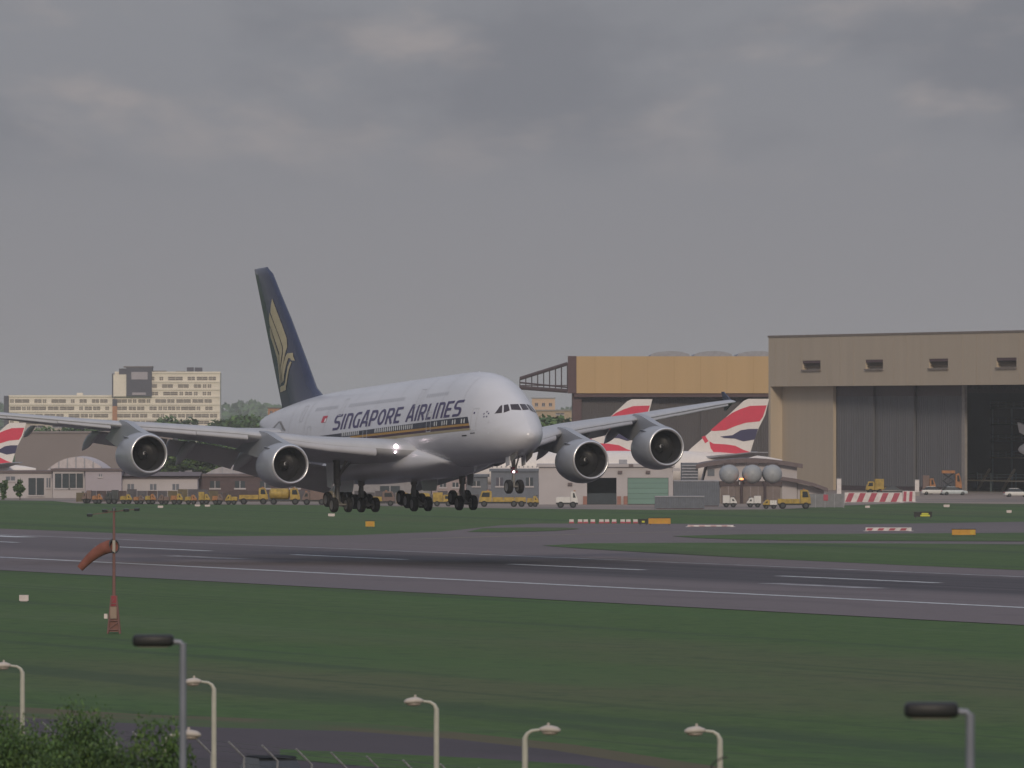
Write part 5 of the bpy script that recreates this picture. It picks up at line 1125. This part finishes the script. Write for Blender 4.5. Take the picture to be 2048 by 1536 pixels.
truck('yellow service truck parked by the grey hangar door', 1732, 1768, 989, 958, VY, VY, 'box', -1); truck('orange scissor lift truck in the hangar opening', 1884, 1924, 985.5, 941, VO, VO, 'lift', 1)
truck('brown-orange tall tug at the hangar door post', 1846, 1872, 988.5, 951, VB, VO, 'box', 1)
car('dark parked car beside the yellow truck at the hangar door', 1788, 989.5, VD, 0.05); car('white parked car left of the pair in the hangar opening', 1868, 990, VW, 0.08); car('pale silver parked car right of the pair in the hangar opening', 1909, 990.5, mat('car_pale_blue', (.45, .50, .52), .35), 0.04); car('white parked car at the right edge before the hangar', 2034, 994, VW, .1)
VDM = mat('vehicle_matt_dark', (0.02, 0.022, 0.026), 0.85, spec=.1)
# near cars on the perimeter road, only their roofs in view
car('dark car at the bottom edge, right of the left lamp post', 533, 1599, VDM, pi / 2 + .35, 4.4, 1.6, name='car'); car('dark car at the bottom edge behind the young trees', 278, 1608, VDM, pi / 2 + .35, 4.4, 1.55, name='car')
# red and white barriers, posts, markers, cones
BR = mat('barrier_red', (.38, .075, .11), .7); BWH = mat('barrier_white', (.62, .58, .57), .6)
def barrier(label, u0, u1, v, vt, n_, group=None, slant=.6):
    x0, y0 = gp(u0, v); x1, _ = gp(u1, v); h_ = zat(vt, y0); T_ = thing('barrier', label, 'barrier', (x0, y0, 0), 0, group); W_ = x1 - x0; sw = W_ / n_
    mb = MB(); mb.box(-.05, W_ + .05, -.02, .25, .05, h_); obj('board', mb, BWH, T_)
    for k in range(n_):
        a = k * sw; sl = min(slant, sw * .45); mb = MB(); mb.prism([(a, .1), (a + sw * .5, .1), (min(W_, a + sw * .5 + sl), h_ - .08), (a + sl, h_ - .08)], -.05, -.022); obj('stripe', mb, BR, T_)
    for a in (0, W_): mb = MB(); mb.box(a - .3, a + .3, -.3, .5, 0, .048); obj('foot', mb, BWH, T_)
    return T_
barrier('long red and white striped barrier before the hangar', 1690, 1804, 1005, 985, 5)
barrier('short bright red barrier at the right end of the striped one', 1806, 1830, 1004, 982, 2, None, .1)
barrier('low red and white barrier on the taxiway beside the orange sign', 1376, 1466, 1054, 1050, 4, None, 0); barrier('low red and white barrier on the far taxiway at right', 1732, 1822, 1062.5, 1055, 4, None, .2)
CH = mat('panel_grey', (.20, .20, .215), .7)
x, y = gp(1612, 1016); T_ = thing('site_fence', 'grey panel fence with a red sign right of the yellow service lorry', 'fence', (x, y, 0)); x1 = gp(1688, 1016)[0] - x
for k in range(4): mb = MB(); a = x1 * k / 4; mb.box(a + .04, a + x1 / 4 - .04, 0, .06, .1, 2.1); obj('panel', mb, CH, T_)
mb = MB(); mb.box(x1 * .46, x1 * .58, -.06, -.005, 1.1, 2.0); obj('sign_plate', mb, BR, T_)
for k in range(5): mb = MB(); a = x1 * k / 4; mb.box(a - .035, a + .035, -.02, .1, 0, 2.2); obj('post', mb, LGREY, T_)
for u, v, vt, lb in ((1678, 1003, 958, 'white post with a grey base left of the striped barrier'), (1834, 992, 960, 'white post by the hangar door, right of the red barrier')):
    x, y = gp(u, v); T_ = thing('marker_post', lb, 'post', (x, y, 0)); mb = MB(); h_ = zat(vt, y); mb.box(-.35, .35, -.3, .3, 0, h_); obj('post', mb, BWH, T_); mb = MB(); mb.box(-.42, .42, -.37, .37, 0, h_ * .25); obj('base', mb, CONC, T_); mb = MB(); mb.box(-.4, .4, -.35, .35, h_ + .004, h_ + .1); obj('cap', mb, LGREY, T_)
for k in range(10):
    u = 1143 + k * 14.2 + (3 if k % 3 == 1 else 0); x, y = gp(u, 1046.5); T_ = thing('barrier_block', ['leftmost red and white barrier block of the row before the grass', 'second red and white barrier block from the left of the row', 'third red and white barrier block from the left of the row', 'fourth red and white barrier block from the left of the row', 'fifth red and white barrier block from the left of the row', 'fifth red and white barrier block counted from the black sign', 'fourth red and white barrier block counted from the black sign', 'third red and white barrier block counted from the black sign', 'second red and white barrier block counted from the black sign', 'red and white barrier block right beside the small black sign'][k], 'barrier', (x, y, 0), 0, 'barrier blocks left of the orange sign')
    mb = MB(); mb.box(-.28, .28, -.2, .2, .20, .50); obj('top', mb, BWH, T_); mb = MB(); mb.box(-.32, .32, -.25, .25, 0, .198); obj('base', mb, BR, T_)
SG = mat('sign_yellow', (.52, .33, .03), .5); SGO = mat('sign_orange', (.52, .26, .03), .5); SGK = mat('sign_black', (.012, .013, .013), .5); SGL = mat('sign_lime', (.55, .55, .05), .5)
def sign(label, u0, u1, v, vt, m, faces=(), depth=.35):
    x0, y0 = gp(u0, v); x1, _ = gp(u1, v); h_ = zat(vt, y0); W_ = x1 - x0; T_ = thing('taxiway_sign', label, 'sign', (x0, y0, 0))
    mb = MB(); mb.box(0, W_, 0, depth, .18, h_); obj('board', mb, m, T_); mb = MB(); mb.box(-.06, W_ + .06, -.03, depth + .03, h_ + .004, h_ + .07); obj('frame', mb, SGK, T_)
    for q in (.15, W_ - .25): mb = MB(); mb.box(q, q + .12, .1, .25, 0, .178); obj('leg', mb, STEEL, T_)
    for a, b, c_, d_, m_ in faces: mb = MB(); mb.box(W_ * a, W_ * b, -.02, -.004, .18 + (h_ - .18) * c_, .18 + (h_ - .18) * d_); obj('sign_face', mb, m_, T_)
sign('small square yellow sign on the grass left of the main wheels', 731, 749, 1056, 1042.5, SG, ((.12, .88, .15, .85, SGO),))
sign('orange taxiway sign at the right end of the barrier blocks', 1297, 1341, 1050.5, 1036.5, SGO, ((.3, .33, .1, .9, SG), (.65, .68, .1, .9, SG)))
sign('small black sign with a yellow mark left of the orange one', 1277, 1296, 1050.5, 1039, SGK, ((.35, .65, .3, .7, SGL),))
sign('orange taxiway sign with a yellow end at the far right', 1904, 1951, 1073, 1059, SGO, ((.78, .98, .08, .92, SG),))
sign('low black sign with a lime yellow panel on the right grass', 1828, 1864, 1036.5, 1024.5, SGK, ((.35, .88, .12, .45, SGL), (.42, .80, .5, .85, SGL)))
MKW = mat('marker_white', (.62, .54, .52), .6)
for u, v, w_, h_, lb in ((48, 1203, .68, .48, 'white box marker on the grass left of the windsock'), (663, 1033, .9, .4, 'small white marker under the left main wheels'), (321, 1016, .8, .35, 'leftmost of three pale markers on the far grass'), (395, 1013, .8, .3, 'middle one of three pale markers on the far grass'), (415, 1013.5, .8, .3, 'rightmost of three pale markers on the far grass'), (1735, 1016, .7, .35, 'pale marker below the striped barrier'), (1893, 1014.5, .9, .4, 'pale marker on the grass edge below the open hangar'), (2018, 1026, .7, .4, 'pale marker on the grass near the right edge')):
    x, y = gp(u, v); T_ = thing('ground_marker', lb, 'marker', (x, y, 0)); mb = MB(); mb.box(-w_ / 2, w_ / 2, -.2, .2, .06, h_); obj('box', mb, MKW, T_); mb = MB(); mb.box(-w_ / 2 + .08, w_ / 2 - .08, -.22, .22, 0, .058); obj('base', mb, CONC, T_)
# conical evergreens by the left building
for u, lb in ((8, 'dark conical evergreen shrub at the left edge by the white building'), (40, 'dark conical evergreen shrub left of the grey door')):
    X, Y, Z = at(u, 956, 1300); me = leaf_mesh('foliage', .9, Z / 2 - .1, 16, 60, .22, u, Z / 2, .5); T_ = thing('evergreen_shrub', lb, 'shrub', (X, Y, 0), 0, 'evergreens by the white building')
    q = bpy.data.objects.new('foliage', me); C.objects.link(q); q.parent = T_; mb = MB(); mb.tube((0, 0, -.05), (0, 0, Z * .4), .09, .06, 6); obj('stem', mb, BARK, T_)
# windsock
SOCK = mat('windsock_cloth', (.20, .068, .048), .8, var=.15, scale=2); MAST = mat('mast_red', (.19, .095, .085), .6, var=.1); MRED = mat('mast_base_red', (.26, .03, .045), .6)
x, y = gp(228, 1267); WS_ = thing('windsock', 'faded red windsock drooping left from a red lattice-footed mast', 'windsock', (x, y, 0)); ht = zat(1022, y); hsck = zat(1092, y); k_ = y / FPX
mb = MB(); mb.tube((0, 0, 1.6), (0, 0, ht), .115, .075, 10); obj('mast', mb, MAST, WS_, True)
for a in range(4):
    sx, sy = ((-1, -1), (1, -1), (1, 1), (-1, 1))[a]; mb = MB(); mb.tube((sx * .38, sy * .38, 0), (sx * .16, sy * .16, 2.4), .06, .05, 6); obj('leg', mb, MAST, WS_)
for z in (.25, .8, 1.35, 1.9):
    w_ = .38 - .09 * z; mb = MB()
    for a in range(4):
        p = [(-w_, -w_), (w_, -w_), (w_, w_), (-w_, w_)]; q0, q1 = p[a], p[(a + 1) % 4]; mb.tube((*q0, z), (*q1, z), .035, .035, 5); w2 = w_ - .045; p2 = [(-w2, -w2), (w2, -w2), (w2, w2), (-w2, w2)]; mb.tube((*q0, z), (*p2[(a + 1) % 4], z + .5), .028, .028, 5)
    obj('lattice', mb, MAST, WS_)
mb = MB(); mb.box(-.20, .20, -.20, .20, 1.75, 2.38); obj('collar', mb, MRED, WS_)
mb = MB(); mb.loft([[(-q, -q, z), (q, -q, z), (q, q, z), (-q, q, z)] for z, q in ((.12, .30), (1.74, .17))]); obj('base_cabinet', mb, mat('cabinet_red_brown', (.17, .075, .06), .7), WS_); mb = MB(); mb.box(-.22, .18, -.34, -.20, .95, 1.70); obj('panel', mb, mat('pale_panel', (.30, .22, .17), .7), WS_); mb = MB(); mb.box(-.62, -.40, -.2, .1, .95, 1.25); obj('junction_box', mb, MKW, WS_)
pts = [(0, 0, hsck)] + [(-(228 - u) * k_, -.1, zat(v, y)) for u, v in ((218, 1093), (205, 1098), (192, 1106), (180, 1116), (170, 1126), (160, 1137))]
mb = MB(); rs = [13.5 * k_, 13 * k_, 12.4 * k_, 11 * k_, 9.5 * k_, 8.2 * k_, 7.0 * k_]; P = [Vector(p) for p in pts]; rings = []
for i, p in enumerate(P):
    d = (P[min(i + 1, 6)] - P[max(i - 1, 0)]).normalized()
    if i == 0: d = Vector((-.72, .66, -.16)).normalized()
    xx = Vector((0, 1, 0)); xx = (xx - d * xx.dot(d)).normalized(); yy = d.cross(xx); rings.append([tuple(p + xx * rs[i] * cos(2 * pi * q / 20) + yy * rs[i] * sin(2 * pi * q / 20)) for q in range(20)])
mb.loft(rings, cap=False); obj('sock', mb, SOCK, WS_, 'all')
d = Vector((-.72, .66, -.16)).normalized(); xx = (Vector((0, 1, 0)) - d * d.y).normalized(); yy = d.cross(xx); mb = MB(); mb.path([tuple(P[0] + xx * rs[0] * cos(2 * pi * q / 20) + yy * rs[0] * sin(2 * pi * q / 20)) for q in range(21)], .05, 6); obj('hoop', mb, VD, WS_)
mb = MB(); mb.box(-.09, .09, -.13, .13, hsck - .42, hsck + .36); obj('swivel', mb, mat('swivel_pale', (.36, .33, .29), .6), WS_)
mb = MB()
for (u, v) in ((181, 1029), (208, 1021), (254, 1019), (272, 1018.5)):
    px = (u - 228) * k_; py = -1.0 if u in (181, 254) else 1.0; pz = zat(v, y); mb.tube((0, 0, ht - .05), (px, py, pz), .022, .022, 5)
    m2 = MB(); m2.lathe([(-.02, .05), (0, .17), (.16, .20), (.20, .06)], 'z', (px, py, pz - .12), 10, True); obj('floodlight', m2, VD, WS_)
obj('light_arms', mb, MAST, WS_); mb = MB(); mb.lathe([(0, .06), (.02, .14), (.18, .12), (.26, .03)], 'z', (0, 0, ht), 10, True); obj('top_lamp', mb, VD, WS_)
# lamps along the near road
POLEW = mat('lamp_pole_cream', (.43, .42, .36), .55, var=.08, scale=3); HEADW = mat('lamp_head_cream', (.46, .41, .37), .5); POLEG = mat('lamp_pole_grey', (.20, .21, .25), .5, metal=.2); HEADK = mat('lamp_head_black', (.018, .018, .020), .5, var=.1); LENS = mat('lamp_lens', (.28, .24, .21), .25)
def lamp6(label, u, v, side):
    D = (H - 6.0) * FPX / (v - YH); X = (u - 1024) / FPX * D; T_ = thing('street_lamp', label, 'street lamp', (X, D, 0), 0, 'cream lamps along the near road')
    mb = MB(); mb.tube((0, 0, 0), (0, 0, 5.55), .085, .075, 12); obj('pole', mb, POLEW, T_, True)
    mb = MB(); mb.path([(0, 0, 5.5), (0, 0, 5.78), (side * .06, 0, 5.9), (side * .17, 0, 5.97), (side * .42, 0, 6.0)], [.075, .07, .05, .042, .036], 10); obj('arm', mb, POLEW, T_, True)
    mb = MB(); mb.loft([[(side * x, w_ * cos(a), 6.0 + dz + h_ * sin(a) * (1 if sin(a) > 0 else .8)) for a in [2 * pi * k / 14 for k in range(14)]] for x, w_, h_, dz in ((.36, .045, .045, 0), (.42, .10, .07, .0), (.52, .145, .10, .01), (.66, .16, .105, .0), (.80, .14, .085, -.015), (.88, .07, .04, -.025))]); hd = obj('head', mb, HEADW, T_, 'all')
    mb = MB(); mb.loft([[(side * (.62 + .20 * cos(a) * k), .11 * sin(a) * k, z) for a in [2 * pi * q / 14 for q in range(14)]] for k, z in ((1, 5.94), (.9, 5.89), (.4, 5.865))]); obj('lens', mb, LENS, hd, 'all')
    mb = MB(); mb.tube((side * .58, 0, 6.08), (side * .58, 0, 6.17), .035, .03, 8); obj('photocell', mb, HEADW, hd)
lamp6('cream street lamp at the left edge, its head cut off', 45, 1331, -1); lamp6('cream street lamp just right of the tall grey lamp', 428, 1363, -1); lamp6('cream street lamp head poking out right behind the left grey pole', 330, 1468, 1)
lamp6('cream street lamp in the bottom middle, head to the left', 873, 1402, -1); lamp6('cream street lamp whose head points right', 1050, 1459, 1); lamp6('cream street lamp right of the bottom middle, head to the left', 1440, 1461, -1)
def lamp10(label, u, v):
    D = (H - 10.0) * FPX / (v - YH); X = (u - 1024) / FPX * D; T_ = thing('street_lamp', label, 'street lamp', (X, D, 0), 0, 'tall grey lamps with black heads')
    mb = MB(); mb.tube((0, 0, 0), (0, 0, 9.9), .075, .06, 12); obj('pole', mb, POLEG, T_, True); mb = MB(); mb.path([(.0, 0, 9.86), (-.05, 0, 9.92), (-.2, 0, 9.93)], .045, 8); obj('arm', mb, POLEG, T_, True)
    mb = MB(); rr = []
    for x, s_ in ((-.155, .55), (-.175, .85), (-.21, 1), (-.80, 1), (-.84, .85), (-.86, .5)): rr.append([(x, .17 * s_ * (1 if cos(a) > 0 else -1) * abs(cos(a)) ** .5, 9.95 + .105 * s_ * (1 if sin(a) > 0 else -1) * abs(sin(a)) ** .5) for a in [2 * pi * (k + .5) / 16 for k in range(16)]])
    mb.loft(rr); hd = obj('head', mb, HEADK, T_, 'all'); mb = MB(); mb.box(-.76, -.26, -.12, .12, 9.835, 9.843); obj('lens', mb, LENS, hd)
lamp10('tall grey lamp with long black head, left', 366, 1275); lamp10('tall grey lamp with long black head, near the right edge', 1940, 1412)
# thin black cable curl at the bottom edge
D = 120.0; T_ = thing('bent_cable', 'thin black bent cable end at the bottom edge before the right cream lamp', 'cable', at(1424, 1700, D)); T_.location.z = 0
mb = MB(); q = lambda u, v: ((u - 1424) / FPX * D, 0, zat(v, D)); mb.path([(0, 0, 0)] + [q(*p) for p in ((1424, 1545), (1423, 1532), (1428, 1525), (1438, 1519), (1448, 1514), (1455, 1516))], [.02] * 2 + [.014] * 5, 6); obj('cable', mb, HEADK, T_, True)
# perimeter fence with cranked post tops
FP = mat('fence_post', (.25, .25, .26), .8, var=.15); FW_ = mat('fence_wire', (.13, .135, .135), .6, metal=.4)
LF = 95.6; FN_ = thing('perimeter_fence', 'post and wire perimeter fence with cranked post tops along the near road', 'fence', (0, 0, 0)); t_a = 150.0
def ft(i, z, out=0.0): x, y_ = lt(LF + out, t_a + i * 3.05); return (x, y_, z)
for i in range(44):
    mb = MB(); mb.path([ft(i, 0), ft(i, 2.45), ft(i, 2.72, -.28), ft(i, 2.98, -.55)], [.04, .04, .035, .03], 6); obj('post', mb, FP, FN_)
for z, o_ in ((.15, 0), (.85, 0), (1.55, 0), (2.25, 0), (2.60, -.16), (2.78, -.34), (2.95, -.52)):
    mb = MB(); mb.tube(ft(0, z, o_), ft(43, z, o_), .008, .008, 5); obj('wire', mb, FW_, FN_)
mb = MB()
for i in range(43 * 12):
    a = i / 12; p0_, p1_ = ft(a, .1), ft(a + .7, 2.25); mb.tube(p0_, p1_, .003, .003, 3); p0_, p1_ = ft(a + .7, .1), ft(a, 2.25); mb.tube(p0_, p1_, .003, .003, 3)
o = obj('mesh_wire', mb, FW_, FN_); o['kind'] = 'stuff'
# ------------------------------------------------------------------ haze
hz = bpy.data.materials.new('haze_air'); hz.use_nodes = True; t = hz.node_tree
for n_ in list(t.nodes): t.nodes.remove(n_)
ho = t.nodes.new('ShaderNodeOutputMaterial'); pv = t.nodes.new('ShaderNodeVolumePrincipled'); pv.inputs['Density'].default_value = HAZE; pv.inputs['Color'].default_value = (.93, .94, .97, 1); pv.inputs['Anisotropy'].default_value = 0.0
t.links.new(pv.outputs[0], ho.inputs['Volume'])
mb = MB(); mb.box(-9200, 9200, -700, 9200, -1.0, 60.0); o = obj('haze', mb, hz); o['kind'] = 'stuff'
